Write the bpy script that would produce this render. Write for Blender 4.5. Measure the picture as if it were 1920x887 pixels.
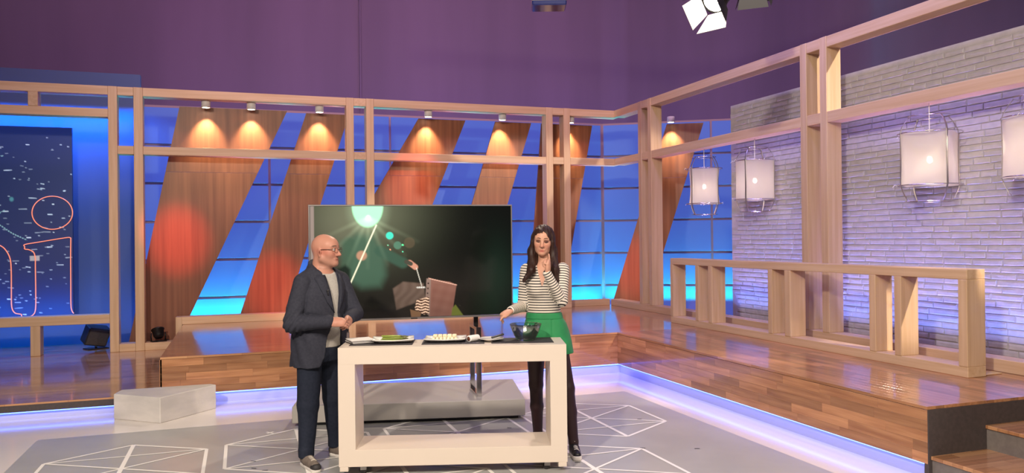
import bpy, bmesh, math, random
import numpy as np
from mathutils import Matrix, Vector
R_ = math.radians
for o in list(bpy.data.objects): bpy.data.objects.remove(o)
SC = bpy.context.scene; COL = SC.collection
# ---------------------------------------------------------------- camera
FPX, CAMH = 1460.0, 1.65
yaw, roll, pitch = R_(19.2), math.atan(.0108), math.atan(4.3/FPX)
f0 = Vector((math.sin(yaw), math.cos(yaw), 0)); r0 = Vector((math.cos(yaw), -math.sin(yaw), 0)); u0 = Vector((0, 0, 1))
FW = f0*math.cos(pitch)+u0*math.sin(pitch); up = u0*math.cos(pitch)-f0*math.sin(pitch)
RT = r0*math.cos(roll)-up*math.sin(roll); UP = up*math.cos(roll)+r0*math.sin(roll)
CP = Vector((0, 0, CAMH))
cd = bpy.data.cameras.new('camera'); cam = bpy.data.objects.new('camera', cd); COL.objects.link(cam)
cam.matrix_world = Matrix(((RT.x, UP.x, -FW.x, 0), (RT.y, UP.y, -FW.y, 0), (RT.z, UP.z, -FW.z, CAMH), (0, 0, 0, 1)))
cd.sensor_width = 36; cd.lens = 36*FPX/1920; cd.clip_end = 100
SC.camera = cam
def ray(x, y): return RT*((x-960)/FPX)-UP*((y-443.5)/FPX)+FW
def atZ(x, y, z): d = ray(x, y); return CP+d*((z-CAMH)/d.z)
def atY(x, y, v): d = ray(x, y); return CP+d*(v/d.y)
def atX(x, y, v): d = ray(x, y); return CP+d*(v/d.x)
# ---------------------------------------------------------------- world, exposure, large lights
SC.view_settings.view_transform = 'Standard'; SC.view_settings.look = 'None'
SC.view_settings.gamma = 1; SC.view_settings.use_curve_mapping = False
SC.view_settings.exposure = 0.0
W = bpy.data.worlds.new('world'); SC.world = W; W.use_nodes = True
W.node_tree.nodes['Background'].inputs[0].default_value = (.30, .24, .30, 1)
W.node_tree.nodes['Background'].inputs[1].default_value = .16
def aim(o, loc, tgt):
    o.location = loc; o.rotation_euler = (Vector(tgt)-Vector(loc)).to_track_quat('-Z', 'Y').to_euler()
def area(name, loc, tgt, sx, sy, power, col, spread=180):
    l = bpy.data.lights.new(name, 'AREA'); l.shape = 'RECTANGLE'; l.size = sx; l.size_y = sy; l.energy = power; l.color = col; l.spread = R_(spread)
    o = bpy.data.objects.new(name, l); COL.objects.link(o); aim(o, loc, tgt); return o
def spot(name, loc, tgt, ang, blend, power, col, rad=.1):
    l = bpy.data.lights.new(name, 'SPOT'); l.spot_size = R_(ang); l.spot_blend = blend; l.energy = power; l.color = col; l.shadow_soft_size = rad
    o = bpy.data.objects.new(name, l); COL.objects.link(o); aim(o, loc, tgt); return o
WARM = (1, .83, .66)
spot('key_spot_right', (7.8, -1.5, 6.2), (5.0, 8.7, 1.3), 27, .15, 4200, WARM, .10)
spot('presenter_key', (5.2, -1.2, 5.6), (1.55, 5.7, .9), 44, .4, 950, WARM, .12)
spot('key_spot_left', (-3.2, -.5, 5.6), (2.2, 7.5, .9), 80, .7, 2550, (1, .86, .72), .2)
area('front_fill_light', (.8, .2, 5.4), (1.8, 7, .6), 3, 1.2, 240, (1, .87, .74))  # unseen soft fill added above the camera
spot('back_spot', (3.2, 10.3, 6.2), (1.6, 6, .8), 60, .6, 800, WARM, .12)
spot('violet_corner_spot', (1.6, 3.5, 5.6), (4.1, 8.5, .3), 20, .9, 800, (.42, .16, 1), .1)
area('backdrop_wash', (2.5, 9.0, 7.6), (3.2, 16, 4.8), 11, .4, 330, (.80, .42, .70), 150)
area('violet_side_wash', (4.2, 6.8, 6.6), (6.4, 6.6, 2.4), 4, .4, 125, (.42, .32, 1), 120)
# ---------------------------------------------------------------- helpers
def Wm(o):
    m = o.matrix_basis.copy()
    return Wm(o.parent) @ o.matrix_parent_inverse @ m if o.parent else m
def adopt(c, p):
    if p is not None:
        w = Wm(p); c.parent = p; c.matrix_parent_inverse = w.inverted()
    return c
def tag(o, label=None, cat=None, group=None, kind=None):
    if label: o['label'] = label
    if cat: o['category'] = cat
    if group: o['group'] = group
    if kind: o['kind'] = kind
    return o
def empty(name, loc, rz=0, **k):
    o = bpy.data.objects.new(name, None); COL.objects.link(o); o.location = loc; o.rotation_euler = (0, 0, rz); o.empty_display_size = .1
    o.matrix_basis = Matrix.Translation(loc) @ Matrix.Rotation(rz, 4, 'Z')
    return tag(o, **k)
def link(name, me, parent=None, mw=None, mat=None):
    if mat is not None and not me.materials: me.materials.append(mat)
    o = bpy.data.objects.new(name, me); COL.objects.link(o)
    if mw is not None: o.matrix_basis = mw
    return adopt(o, parent)
def pydata(name, v, f, mat=None, parent=None, smooth=False, mw=None):
    me = bpy.data.meshes.new(name); me.from_pydata([tuple(map(float, p)) for p in v], [], [tuple(map(int, q)) for q in f]); me.validate()
    if smooth: me.shade_smooth()
    me.update()
    return link(name, me, parent, mw, mat)
def bm_mesh(name, bm, smooth=False):
    bmesh.ops.recalc_face_normals(bm, faces=bm.faces)
    me = bpy.data.meshes.new(name); bm.to_mesh(me); bm.free()
    if smooth: me.shade_smooth()
    return me
def bm_box(bm, lo, hi, bev=0, seg=1):
    r = bmesh.ops.create_cube(bm, size=1); vs = r['verts']
    for v in vs: v.co = Vector([lo[i]+(v.co[i]+.5)*(hi[i]-lo[i]) for i in range(3)])
    if bev:
        es = list({e for v in vs for e in v.link_edges}); bmesh.ops.bevel(bm, geom=es, offset=bev, segments=seg, profile=.5, affect='EDGES')
def box(name, lo, hi, mat, parent=None, bev=0, mw=None, seg=1):
    bm = bmesh.new(); bm_box(bm, lo, hi, bev, seg)
    return link(name, bm_mesh(name, bm), parent, mw, mat)
def frame_from(x, y, z, o):
    return Matrix(((x.x, y.x, z.x, o.x), (x.y, y.y, z.y, o.y), (x.z, y.z, z.z, o.z), (0, 0, 0, 1)))
def beam(name, lo, hi, mat, parent, bev=.004):
    """a timber between two corners; its grain runs along the local X axis"""
    lo, hi = Vector(lo), Vector(hi); s = hi-lo; c = (lo+hi)/2; k = max(range(3), key=lambda i: s[i])
    ax = [Vector((1, 0, 0)), Vector((0, 1, 0)), Vector((0, 0, 1))]
    x = ax[k]; y = ax[(k+1) % 3]; z = ax[(k+2) % 3]; d = (s[k]/2, s[(k+1) % 3]/2, s[(k+2) % 3]/2)
    return box(name, [-q for q in d], d, mat, parent, bev, frame_from(x, y, z, c))
def tube(name, pts, r, mat, parent=None, n=8, closed=False, mw=None, rads=None, flat=None):
    pts = [Vector(p) for p in pts]; N = len(pts); v = []; f = []; prev = None
    for i, p in enumerate(pts):
        a = pts[(i-1) % N] if (closed or i > 0) else p; b = pts[(i+1) % N] if (closed or i < N-1) else p
        t = (b-a).normalized()
        if prev is None:
            h = Vector((0, 0, 1)) if abs(t.z) < .9 else Vector((1, 0, 0)); nx = t.cross(h).normalized()
        else: nx = (prev-t*prev.dot(t)).normalized()
        prev = nx; ny = t.cross(nx); rr = rads[i] if rads else r; fl = flat or 1
        for j in range(n):
            q = 2*math.pi*j/n; v.append(p+nx*(rr*math.cos(q))+ny*(rr*fl*math.sin(q)))
    M_ = N if closed else N-1
    for i in range(M_):
        for j in range(n):
            a = i*n+j; b = i*n+(j+1) % n; c = ((i+1) % N)*n+(j+1) % n; d = ((i+1) % N)*n+j; f.append((a, b, c, d))
    if not closed: f.append(tuple(range(n))[::-1]); f.append(tuple((N-1)*n+j for j in range(n)))
    return pydata(name, v, f, mat, parent, True, mw)
def lathe(name, prof, mat, parent=None, n=32, mw=None, closed=False, cap=True):
    v = []; f = []
    for r, z in prof:
        for j in range(n): q = 2*math.pi*j/n; v.append((r*math.cos(q), r*math.sin(q), z))
    K = len(prof)
    for i in range(K if closed else K-1):
        for j in range(n): f.append((i*n+j, i*n+(j+1) % n, ((i+1) % K)*n+(j+1) % n, ((i+1) % K)*n+j))
    if not closed and cap:
        if prof[0][0] > 1e-4: f.append(tuple(range(n))[::-1])
        if prof[-1][0] > 1e-4: f.append(tuple((K-1)*n+j for j in range(n)))
    o = pydata(name, v, f, mat, parent, True, mw)
    bm = bmesh.new(); bm.from_mesh(o.data); bmesh.ops.remove_doubles(bm, verts=bm.verts, dist=1e-5); bmesh.ops.recalc_face_normals(bm, faces=bm.faces); bm.to_mesh(o.data); bm.free()
    return o
def prism(name, poly, z0, z1, mat, parent=None, bev=0, mw=None):
    bm = bmesh.new(); b = [bm.verts.new((p[0], p[1], z0)) for p in poly]; t = [bm.verts.new((p[0], p[1], z1)) for p in poly]; n = len(poly)
    bm.faces.new(b[::-1]); bm.faces.new(t)
    for i in range(n): bm.faces.new((b[i], b[(i+1) % n], t[(i+1) % n], t[i]))
    if bev: bmesh.ops.bevel(bm, geom=list(bm.edges), offset=bev, segments=1, affect='EDGES')
    return link(name, bm_mesh(name, bm), parent, mw, mat)
T = Matrix.Translation
def RZ(a): return Matrix.Rotation(a, 4, 'Z')
def look(loc, d, upv=(0, 0, 1)):
    """matrix whose local -Z... local Z axis points along d"""
    z = Vector(d).normalized(); x = Vector(upv).cross(z)
    x = x.normalized() if x.length > 1e-4 else Vector((1, 0, 0)); return frame_from(x, z.cross(x), z, Vector(loc))
# ---------------------------------------------------------------- materials
def M(name, col, rough=.5, metal=0, col2=None, nscale=(1, 1, 1), ndet=4, nlo=.35, nhi=.65, bump=0, bscale=None, coat=0, emit=None, es=0, trans=0, vcol=None, rnd=0, spec=.5, sheen=0, alpha=1, sub=0, ior=1.45):
    m = bpy.data.materials.new(name); m.use_nodes = True; nt = m.node_tree; N = nt.nodes; L = nt.links; b = N['Principled BSDF']
    I = b.inputs; I['Base Color'].default_value = (*col, 1); I['Roughness'].default_value = rough; I['Metallic'].default_value = metal
    I['Coat Weight'].default_value = coat; I['Coat Roughness'].default_value = .08; I['Transmission Weight'].default_value = trans; I['IOR'].default_value = ior
    I['Specular IOR Level'].default_value = spec; I['Sheen Weight'].default_value = sheen; I['Alpha'].default_value = alpha; I['Subsurface Weight'].default_value = sub
    if sub: I['Subsurface Radius'].default_value = (.012, .005, .003)
    if emit: I['Emission Color'].default_value = (*emit, 1); I['Emission Strength'].default_value = es
    src = None
    def math_(op, a, b_):
        q = N.new('ShaderNodeMath'); q.operation = op
        for i, x in enumerate((a, b_)):
            if x is None: continue
            if isinstance(x, (int, float)): q.inputs[i].default_value = x
            else: L.new(x, q.inputs[i])
        return q.outputs[0]
    tc = N.new('ShaderNodeTexCoord'); oi = N.new('ShaderNodeObjectInfo')
    if col2 is not None or bump:
        mp = N.new('ShaderNodeMapping'); L.new(tc.outputs['Object'], mp.inputs[0]); mp.inputs['Scale'].default_value = nscale
        ad = N.new('ShaderNodeVectorMath'); ad.operation = 'ADD'; L.new(mp.outputs[0], ad.inputs[0])
        sc = N.new('ShaderNodeVectorMath'); sc.operation = 'SCALE'; sc.inputs[0].default_value = (37, 19, 53); L.new(oi.outputs['Random'], sc.inputs['Scale']); L.new(sc.outputs[0], ad.inputs[1])
        nz = N.new('ShaderNodeTexNoise'); nz.inputs['Detail'].default_value = ndet; nz.inputs['Scale'].default_value = 1; L.new(ad.outputs[0], nz.inputs['Vector'])
    if col2 is not None:
        rp = N.new('ShaderNodeMapRange'); rp.inputs['From Min'].default_value = nlo; rp.inputs['From Max'].default_value = nhi; L.new(nz.outputs['Fac'], rp.inputs['Value'])
        mx = N.new('ShaderNodeMix'); mx.data_type = 'RGBA'; mx.inputs['A'].default_value = (*col, 1); mx.inputs['B'].default_value = (*col2, 1); L.new(rp.outputs[0], mx.inputs['Factor']); src = mx.outputs['Result']
    if vcol:
        at = N.new('ShaderNodeAttribute'); at.attribute_name = vcol; src = at.outputs['Color']
    if rnd:
        ge = N.new('ShaderNodeNewGeometry'); s = math_('FRACT', math_('ADD', oi.outputs['Random'], ge.outputs['Random Per Island']), None)
        hs = N.new('ShaderNodeHueSaturation'); val = math_('ADD', math_('MULTIPLY', s, rnd), 1-rnd/2); L.new(val, hs.inputs['Value'])
        if src is not None: L.new(src, hs.inputs['Color'])
        else: hs.inputs['Color'].default_value = (*col, 1)
        src = hs.outputs[0]
    if src is not None: L.new(src, I['Base Color'])
    if emit and vcol: L.new(src, I['Emission Color'])
    if bump:
        bp = N.new('ShaderNodeBump'); bp.inputs['Strength'].default_value = bump; bp.inputs['Distance'].default_value = .004
        if bscale:
            n2 = N.new('ShaderNodeTexNoise'); n2.inputs['Scale'].default_value = bscale; n2.inputs['Detail'].default_value = 3; L.new(tc.outputs['Object'], n2.inputs['Vector']); L.new(n2.outputs['Fac'], bp.inputs['Height'])
        else: L.new(nz.outputs['Fac'], bp.inputs['Height'])
        L.new(bp.outputs[0], I['Normal'])
    return m
PINE = M('pine', (.56, .375, .215), .5, col2=(.64, .455, .285), nscale=(1.1, 26, 26), ndet=3, bump=.05, rnd=.14)
VENEER = M('cherry_veneer', (.155, .052, .026), .42, col2=(.25, .098, .048), nscale=(17, 17, .55), ndet=6, nlo=.3, nhi=.7)
PLANK = M('oak_plank', (.32, .135, .058), .3, col2=(.50, .25, .115), nscale=(2.2, 30, 30), ndet=6, nlo=.3, nhi=.7, rnd=.62, coat=.5)
WHITE_FLOOR = M('white_gloss_floor', (.82, .77, .73), .16, coat=.3)
VINYL = M('grey_vinyl', (.37, .375, .365), .3, col2=(.42, .425, .41), nscale=(2, 2, 2), coat=.1)
TAPE = M('white_tape', (.88, .86, .82), .45)
MARK = M('black_marker_tape', (.03, .03, .035), .6)
DARK = M('charcoal_riser', (.075, .06, .058), .6, col2=(.06, .05, .048), nscale=(40, 40, 40))
GREYR = M('grey_riser', (.17, .15, .14), .6, col2=(.2, .18, .165), nscale=(30, 30, 30))
KICK = M('white_kickboard', (.52, .53, .62), .3)
LED = M('blue_led_strip', (.1, .1, .1), .5, emit=(.07, .14, 1), es=11)
SHEET = M('backlit_blue_sheet', (.025, .10, .21), .55, emit=(.062, .066, .46), es=.72)
BATTEN = M('pink_batten', (.34, .22, .25), .6)
BRICKM = M('white_painted_brick', (.47, .445, .46), .7, col2=(.41, .39, .41), nscale=(14, 14, 14), bump=.5, bscale=45, rnd=.10)
CYC = M('mauve_tinted_backdrop', (.165, .115, .17), .95, col2=(.19, .13, .195), nscale=(1.2, 1.2, .15), sheen=0, bump=.0)  # mauve of the coloured light put into the cloth's base colour
BLUEW = M('blue_lit_wall', (.075, .12, .25), .7)  # plain wall with the blue light put into its base colour
CITY = M('city_print', (.1, .1, .3), .5, vcol='Col', emit=(1, 1, 1), es=.25)
NEON = M('orange_neon', (.8, .3, .2), .4, emit=(1, .27, .15), es=.75)
CHROME = M('chrome', (.62, .60, .60), .12, 1)
STEEL = M('brushed_steel', (.42, .39, .37), .35, 1)
BLACKP = M('black_plastic', (.018, .018, .02), .4)
BLACKM = M('black_metal', (.012, .011, .012), .35, .4)
SCREEN = M('tv_picture', (.01, .01, .01), .12, vcol='Col', emit=(1, 1, 1), es=.85)
CREAM = M('cream_lacquer', (.70, .61, .52), .38)
BASEG = M('grey_painted_base', (.42, .40, .37), .45)
WRAP = M('white_covered_board', (.74, .70, .66), .6, col2=(.62, .59, .56), nscale=(3, 3, 9), bump=.2, bscale=60)
MATB = M('black_woven_mat', (.022, .02, .024), .7, col2=(.06, .055, .06), nscale=(160, 160, 160), nlo=.45, nhi=.6, bump=.4)
CERAM = M('white_ceramic', (.85, .82, .76), .18, coat=.4)
ASP = M('green_asparagus', (.22, .30, .05), .45, col2=(.34, .38, .10), nscale=(30, 30, 30), rnd=.3)
ASPT = M('asparagus_tip', (.13, .13, .05), .6)
CHEESE = M('pale_cheese', (.82, .72, .50), .5, rnd=.15)
PAPER = M('white_paper', (.82, .80, .77), .6)
BROWN = M('brown_core', (.16, .05, .025), .6)
GLASS = M('clear_glass', (1, 1, 1), .02)
def glass_nodes():
    N = GLASS.node_tree.nodes; L = GLASS.node_tree.links; out = [n for n in N if n.type == 'OUTPUT_MATERIAL'][0]
    t = N.new('ShaderNodeBsdfTransparent'); t.inputs[0].default_value = (.93, .95, .94, 1); g = N.new('ShaderNodeBsdfGlossy'); g.inputs['Roughness'].default_value = .03
    lw = N.new('ShaderNodeLayerWeight'); lw.inputs['Blend'].default_value = .42; mr = N.new('ShaderNodeMapRange'); mr.inputs['To Min'].default_value = .09; mr.inputs['To Max'].default_value = .8; L.new(lw.outputs['Fresnel'], mr.inputs['Value'])
    m = N.new('ShaderNodeMixShader'); L.new(mr.outputs[0], m.inputs[0]); L.new(t.outputs[0], m.inputs[1]); L.new(g.outputs[0], m.inputs[2]); L.new(m.outputs[0], out.inputs[0])
glass_nodes()
SHADEM = M('lamp_cloth', (.72, .67, .60), .8, bump=.0)
BULB = M('warm_bulb', (1, .9, .7), .4, emit=(1, .85, .62), es=10)
HOT = M('studio_lens', (1, .9, .7), .4, emit=(1, .9, .7), es=60)
LENS = M('lamp_lens', (1, .9, .7), .4, emit=(1, .88, .66), es=12)
WHITEP = M('white_lamp_body', (.66, .63, .60), .4)
FLAP = M('black_barn_door', (.02, .018, .018), .45)
SKIN = M('skin', (.6, .35, .25), .45, vcol='Col', sub=.06, spec=.35)
NAVY = M('navy_jacket_cloth', (.026, .028, .042), .8, col2=(.034, .036, .052), nscale=(60, 60, 60), bump=.15, bscale=320, spec=.3)
NAVY2 = M('navy_trouser_cloth', (.012, .017, .032), .8, col2=(.017, .022, .04), nscale=(50, 50, 50), bump=.15, bscale=320, spec=.3)
TEE = M('heather_grey_jersey', (.40, .38, .35), .85, col2=(.46, .44, .40), nscale=(90, 90, 90), bump=.1, bscale=300)
GREEN = M('green_cloth', (.012, .20, .062), .7, col2=(.016, .24, .078), nscale=(9, 9, 9), sheen=.1)
TIGHTS = M('dark_tights', (.030, .013, .015), .5, spec=.4)
HAIR = M('dark_brown_hair', (.016, .007, .006), .5, col2=(.045, .020, .014), nscale=(210, 210, 6), nlo=.3, nhi=.7, bump=.45, spec=.35)
SUEDE = M('taupe_suede', (.155, .125, .105), .85, col2=(.19, .155, .13), nscale=(50, 50, 50))
RUBBER = M('white_rubber', (.72, .68, .63), .55)
RUBBERD = M('dark_rubber', (.03, .027, .028), .6)
LEATHER = M('black_leather', (.012, .012, .014), .35)
LACE = M('cream_lace', (.62, .56, .48), .8)
EYEW = M('eye_white', (.7, .66, .62), .25)
EYED = M('eye_iris', (.03, .015, .01), .2)
FRAMEM = M('spectacle_frame', (.05, .02, .015), .35)
RING = M('silver_ring', (.8, .8, .8), .2, 1)
def stripes_mat():
    m = M('striped_jersey', (.72, .66, .57), .85, bump=.1, bscale=280); N = m.node_tree.nodes; L = m.node_tree.links
    a = N.new('ShaderNodeAttribute'); a.attribute_name = 'stripe'; d = N.new('ShaderNodeMath'); d.operation = 'DIVIDE'; d.inputs[1].default_value = .0205; L.new(a.outputs['Fac'], d.inputs[0])
    fr = N.new('ShaderNodeMath'); fr.operation = 'FRACT'; L.new(d.outputs[0], fr.inputs[0]); lt = N.new('ShaderNodeMath'); lt.operation = 'LESS_THAN'; lt.inputs[1].default_value = .36; L.new(fr.outputs[0], lt.inputs[0])
    mx = N.new('ShaderNodeMix'); mx.data_type = 'RGBA'; mx.inputs['A'].default_value = (.74, .68, .59, 1); mx.inputs['B'].default_value = (.02, .016, .02, 1); L.new(lt.outputs[0], mx.inputs['Factor']); L.new(mx.outputs['Result'], N['Principled BSDF'].inputs['Base Color'])
    return m
STRIPE = stripes_mat()
def deck_mat(name, rot):
    m = M(name, (.3, .14, .06), .16, coat=.6); N = m.node_tree.nodes; L = m.node_tree.links; b = N['Principled BSDF']
    tc = N.new('ShaderNodeTexCoord'); mp = N.new('ShaderNodeMapping'); mp.inputs['Rotation'].default_value = (0, 0, rot); L.new(tc.outputs['Object'], mp.inputs[0])
    br = N.new('ShaderNodeTexBrick'); br.inputs['Scale'].default_value = 1; br.inputs['Brick Width'].default_value = .52; br.inputs['Row Height'].default_value = .075; br.inputs['Mortar Size'].default_value = .001
    br.inputs['Color1'].default_value = (.34, .15, .065, 1); br.inputs['Color2'].default_value = (.58, .31, .15, 1); br.inputs['Mortar'].default_value = (.2, .09, .04, 1); br.offset = .37; L.new(mp.outputs[0], br.inputs['Vector'])
    n = N.new('ShaderNodeTexNoise'); n.inputs['Scale'].default_value = 1; m2 = N.new('ShaderNodeMapping'); m2.inputs['Scale'].default_value = (2, 40, 1); L.new(mp.outputs[0], m2.inputs[0]); L.new(m2.outputs[0], n.inputs['Vector']); n.inputs['Detail'].default_value = 5
    hs = N.new('ShaderNodeHueSaturation'); L.new(br.outputs['Color'], hs.inputs['Color']); mr = N.new('ShaderNodeMapRange'); mr.inputs['To Min'].default_value = .75; mr.inputs['To Max'].default_value = 1.25; L.new(n.outputs['Fac'], mr.inputs['Value']); L.new(mr.outputs[0], hs.inputs['Value']); L.new(hs.outputs[0], b.inputs['Base Color'])
    return m
DECKX = deck_mat('oak_deck_x', 0)
def shade_mat():
    m = SHADEM; N = m.node_tree.nodes; L = m.node_tree.links; out = [n for n in N if n.type == 'OUTPUT_MATERIAL'][0]; b = N['Principled BSDF']
    t = N.new('ShaderNodeBsdfTranslucent'); t.inputs[0].default_value = (.8, .72, .62, 1); tr = N.new('ShaderNodeBsdfTransparent')
    a = N.new('ShaderNodeMixShader'); a.inputs[0].default_value = .4; L.new(b.outputs[0], a.inputs[1]); L.new(t.outputs[0], a.inputs[2])
    c = N.new('ShaderNodeMixShader'); c.inputs[0].default_value = .16; L.new(a.outputs[0], c.inputs[1]); L.new(tr.outputs[0], c.inputs[2]); L.new(c.outputs[0], out.inputs[0])
shade_mat()
# ================================================================ the setting
rng = random.Random(7)
floor = box('floor', (-12, -5, -.1), (10, 16, 0), WHITE_FLOOR); tag(floor, 'white glossy studio floor', kind='structure')
vin = box('grey_vinyl', (-1.63, .5, 0), (3.87, 7.5, .002), VINYL, floor)
vin['label'] = 'grey vinyl sheet with white line hexagons'
def strip_quad(v, f, a, b, w, z):
    d = (b-a).normalized(); n = Vector((-d.y, d.x))*(w/2); i = len(v)
    for p in (a-n, b-n, b+n, a+n): v.append((p.x, p.y, z))
    f.append((i, i+1, i+2, i+3))
def hexagon(c, r=.69):
    P = [Vector((c[0]+r*.95*math.sin(R_(60*k)), c[1]+r*1.02*math.cos(R_(60*k)))) for k in range(6)]   # 0 far point, clockwise
    v = []; f = []; z = .0035; n = 0
    for a, b, w in [(k, (k+1) % 6, .026) for k in range(6)]+[(0, 3, .032), (1, 4, .022), (2, 5, .022), (1, 5, .02), (2, 4, .02)]:
        strip_quad(v, f, P[a], P[b], w, z+n*.0001); n += 1
    pydata('line_hexagon', v, f, TAPE, vin)
for c in ((-.84, 6.31), (.44, 6.38), (1.73, 6.45), (3.01, 6.49), (2.37, 5.06), (1.09, 5.0), (-.19, 4.95)): hexagon(c)
for x, y in ((475, 866), (476, 879), (497, 883), (1205, 841), (1307, 842), (1083, 868), (955, 803), (1199, 786.5)):
    p = atZ(x, y, 0); a = rng.uniform(-.4, .4)-.3
    pydata('tape_mark', [(-.02, -.006, 0), (.02, -.006, 0), (.02, .006, 0), (-.02, .006, 0)], [(0, 1, 2, 3)], MARK, vin, mw=T((p.x, p.y, .0046)) @ RZ(a))
for a, b, zz_ in (((500, 811), (513, 814), .0042), ((500, 814.5), (513, 810.5), .0050)):
    v = []; f = []; strip_quad(v, f, atZ(*a, 0).to_2d(), atZ(*b, 0).to_2d(), .02, zz_); pydata('tape_mark', v, f, TAPE, vin)

def plank_face(parent, org, ux, uz, nrm, length, height, rows, seed, th=.02, lmin=.34, lmax=.68, name='plank'):
    """boards laid on a rectangle: ux along the boards, uz across, nrm outward"""
    r = random.Random(seed); rh = height/rows; cache = {}; out = []
    for k in range(rows):
        x = -r.uniform(0, .4)
        while x < length:
            L = round(r.uniform(lmin, lmax)/.04)*.04; a = max(x, 0); b = min(x+L, length); x += L
            if b-a < .03: continue
            key = round(b-a, 3); g = .0004
            if key not in cache:
                bm = bmesh.new(); bm_box(bm, (g, g, -th), (key-g, rh-g, 0), .0004); cache[key] = bm_mesh(name, bm)
            out.append(link(name, cache[key], parent, frame_from(ux, uz, nrm, org+ux*a+uz*(k*rh)), PLANK))
    return out
VX, VY, VZ = Vector((1, 0, 0)), Vector((0, 1, 0)), Vector((0, 0, 1))
ZP = .5; YF = 8.52; XF = 4.31; ZL = .116
pb = box('floor_platform_back', (-.74, YF+.06, 0), (6.3, 12.1, ZP-.022), KICK); tag(pb, 'raised oak stage along the back with blue lit base', kind='structure')
box('core', (-.76, YF+.02, ZL), (6.3, 12.1, ZP-.022), PLANK, pb)
box('deck', (-.775, YF, ZP-.022), (6.32, 12.12, ZP), DECKX, pb, .002)
plank_face(pb, Vector((-.775, YF, ZL)), VX, VZ, -VY, XF+.775, ZP-.024-ZL, 5, 3)
box('end_board', (-.78, YF, ZL), (-.76, 12.1, ZP-.024), PLANK, pb)
box('led_strip', (-.7, YF+.022, ZL-.012), (XF+.03, YF+.05, ZL-.004), LED, pb)
pr = box('floor_platform_right', (XF+.06, 4.03, 0), (6.36, YF+.05, ZP-.022), KICK); tag(pr, 'raised oak stage along the right with blue lit base', kind='structure')
box('core', (XF+.02, 4.03, ZL), (6.36, YF-.001, ZP-.022), PLANK, pr)
plank_face(pr, Vector((XF, YF-.001, ZL)), -VY, VZ, -VX, YF-4.0, ZP-.024-ZL, 5, 5)
plank_face(pr, Vector((6.36, 4.0, ZP)), VY, -VX, VZ, YF-4.002, 6.36-XF, 27, 9, lmin=.44, lmax=.8, th=.021)
box('end_board', (XF+.001, 3.99, 0), (6.36, 4.028, ZP-.022), DARK, pr)
box('led_strip', (XF+.022, 4.05, ZL-.012), (XF+.05, YF+.02, ZL-.004), LED, pr)
pl = box('floor_platform_left', (-8, 8.42, 0), (-.79, 13.0, .148), KICK); tag(pl, 'low oak floor on the left with a charcoal edge', kind='structure')
box('deck', (-8, 8.36, .148), (-.785, 13.0, .165), DECKX, pl, .002)
box('riser', (-8, 8.362, .085), (-.785, 8.40, .148), DARK, pl)
box('led_strip', (-8, 8.40, .072), (-.9, 8.415, .082), LED, pl)
# steps up to the right platform
st = empty('floor_steps', (4.9, 3.3, 0), kind='structure', label='oak steps with grey risers at the end of the stage')
for i, (x0, zt) in enumerate(((4.33, .17), (4.82, .335), (5.31, .5))):
    box('riser', (x0+.01, 2.4, 0), (6.3, 3.995, zt-.025), GREYR, st)
    box('tread', (x0, 2.38, zt-.025), (x0+.52 if i < 2 else 6.3, 3.997, zt), DECKX, st, .003)
# ---- backdrop
def backdrop():
    path = [(-13+i*.5, 15.6) for i in range(0, 43)]+[(8+2.5*math.sin(R_(a)), 13.1+2.5*math.cos(R_(a))) for a in range(0, 91, 6)]+[(10.5, 13.1-.5*i) for i in range(1, 34)]
    v = []; f = []; H = 10
    for i, (x, y) in enumerate(path):
        w = .02*math.sin(i*2.1)+.015*math.sin(i*.9)
        for k in range(H): v.append((x-(w if y < 13 else 0), y-(w if y > 15.5 else 0), k*9/(H-1)))
    for i in range(len(path)-1):
        for k in range(H-1): a = i*H+k; f.append((a, a+H, a+H+1, a+1))
    o = pydata('wall_backdrop', v, f, CYC, None, True); return tag(o, 'tall cloth backdrop tinted mauve behind the set', kind='structure')
bd = backdrop()
x = atY(676, 100, 15.5).x
box('cloth_seam', (x-.012, 15.53, 0), (x+.012, 15.6, 9), CYC, bd)
# ---- backlit walls of panels
ZR = [.17+.6*i for i in range(7)]
wb = box('wall_back', (-1.5, 13.24, .1), (6.46, 13.30, 3.79), BATTEN); tag(wb, 'wall of backlit blue sheets in pale battens', kind='structure')
XC = [-1.5, .448, 2.418, 4.39, 6.39]
for i in range(4):
    for k in range(6): box('panel', (XC[i]+.02, 13.2, ZR[k]+.02), (XC[i+1]-.02, 13.235, ZR[k+1]-.02), SHEET, wb, .002)
SD = Vector((.8516, -.5241, 0)); SN = Vector((.5241, .8516, 0)); mwS = frame_from(SD, SN, VZ, Vector((6.41, 13.2, 0)))
wr = box('wall_right', (0, .04, .1), (3.5, .10, 3.79), BATTEN, None, 0, mwS); tag(wr, 'side wall of backlit blue sheets in pale battens', kind='structure')
YC = [0, 1.97, 3.5]
for i in range(2):
    for k in range(6): box('panel', (YC[i]+.02, 0, ZR[k]+.02), (YC[i+1]-.02, .035, ZR[k+1]-.02), SHEET, wr, .002, mwS)
area('cyan_strip_back', (2.45, 13.08, .38), (2.45, 13.17, 1.0), 7.8, .05, 190, (.0, .8, 1), 100)
pS = mwS @ Vector((1.75, -.12, .38)); pS2 = mwS @ Vector((1.75, -.03, 1.0)); s_ = area('cyan_strip_right', pS, pS2, 3.4, .05, 82, (.0, .8, 1), 80); s_.matrix_basis = frame_from(SD, (pS-pS2).normalized().cross(SD), (pS-pS2).normalized(), pS)
area('blue_strip_back', (2.45, 12.75, .25), (2.45, 13.17, 2.6), 7.8, .06, 48, (.08, .2, 1), 160)
for n_, x0_, x1_ in (('blue_up_back', -.7, 5.9),): area(n_, (2.6, 12.35, .2), (2.6, 12.1, 6), 6.6, .08, 60, (1, .38, .9), 60)
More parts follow.
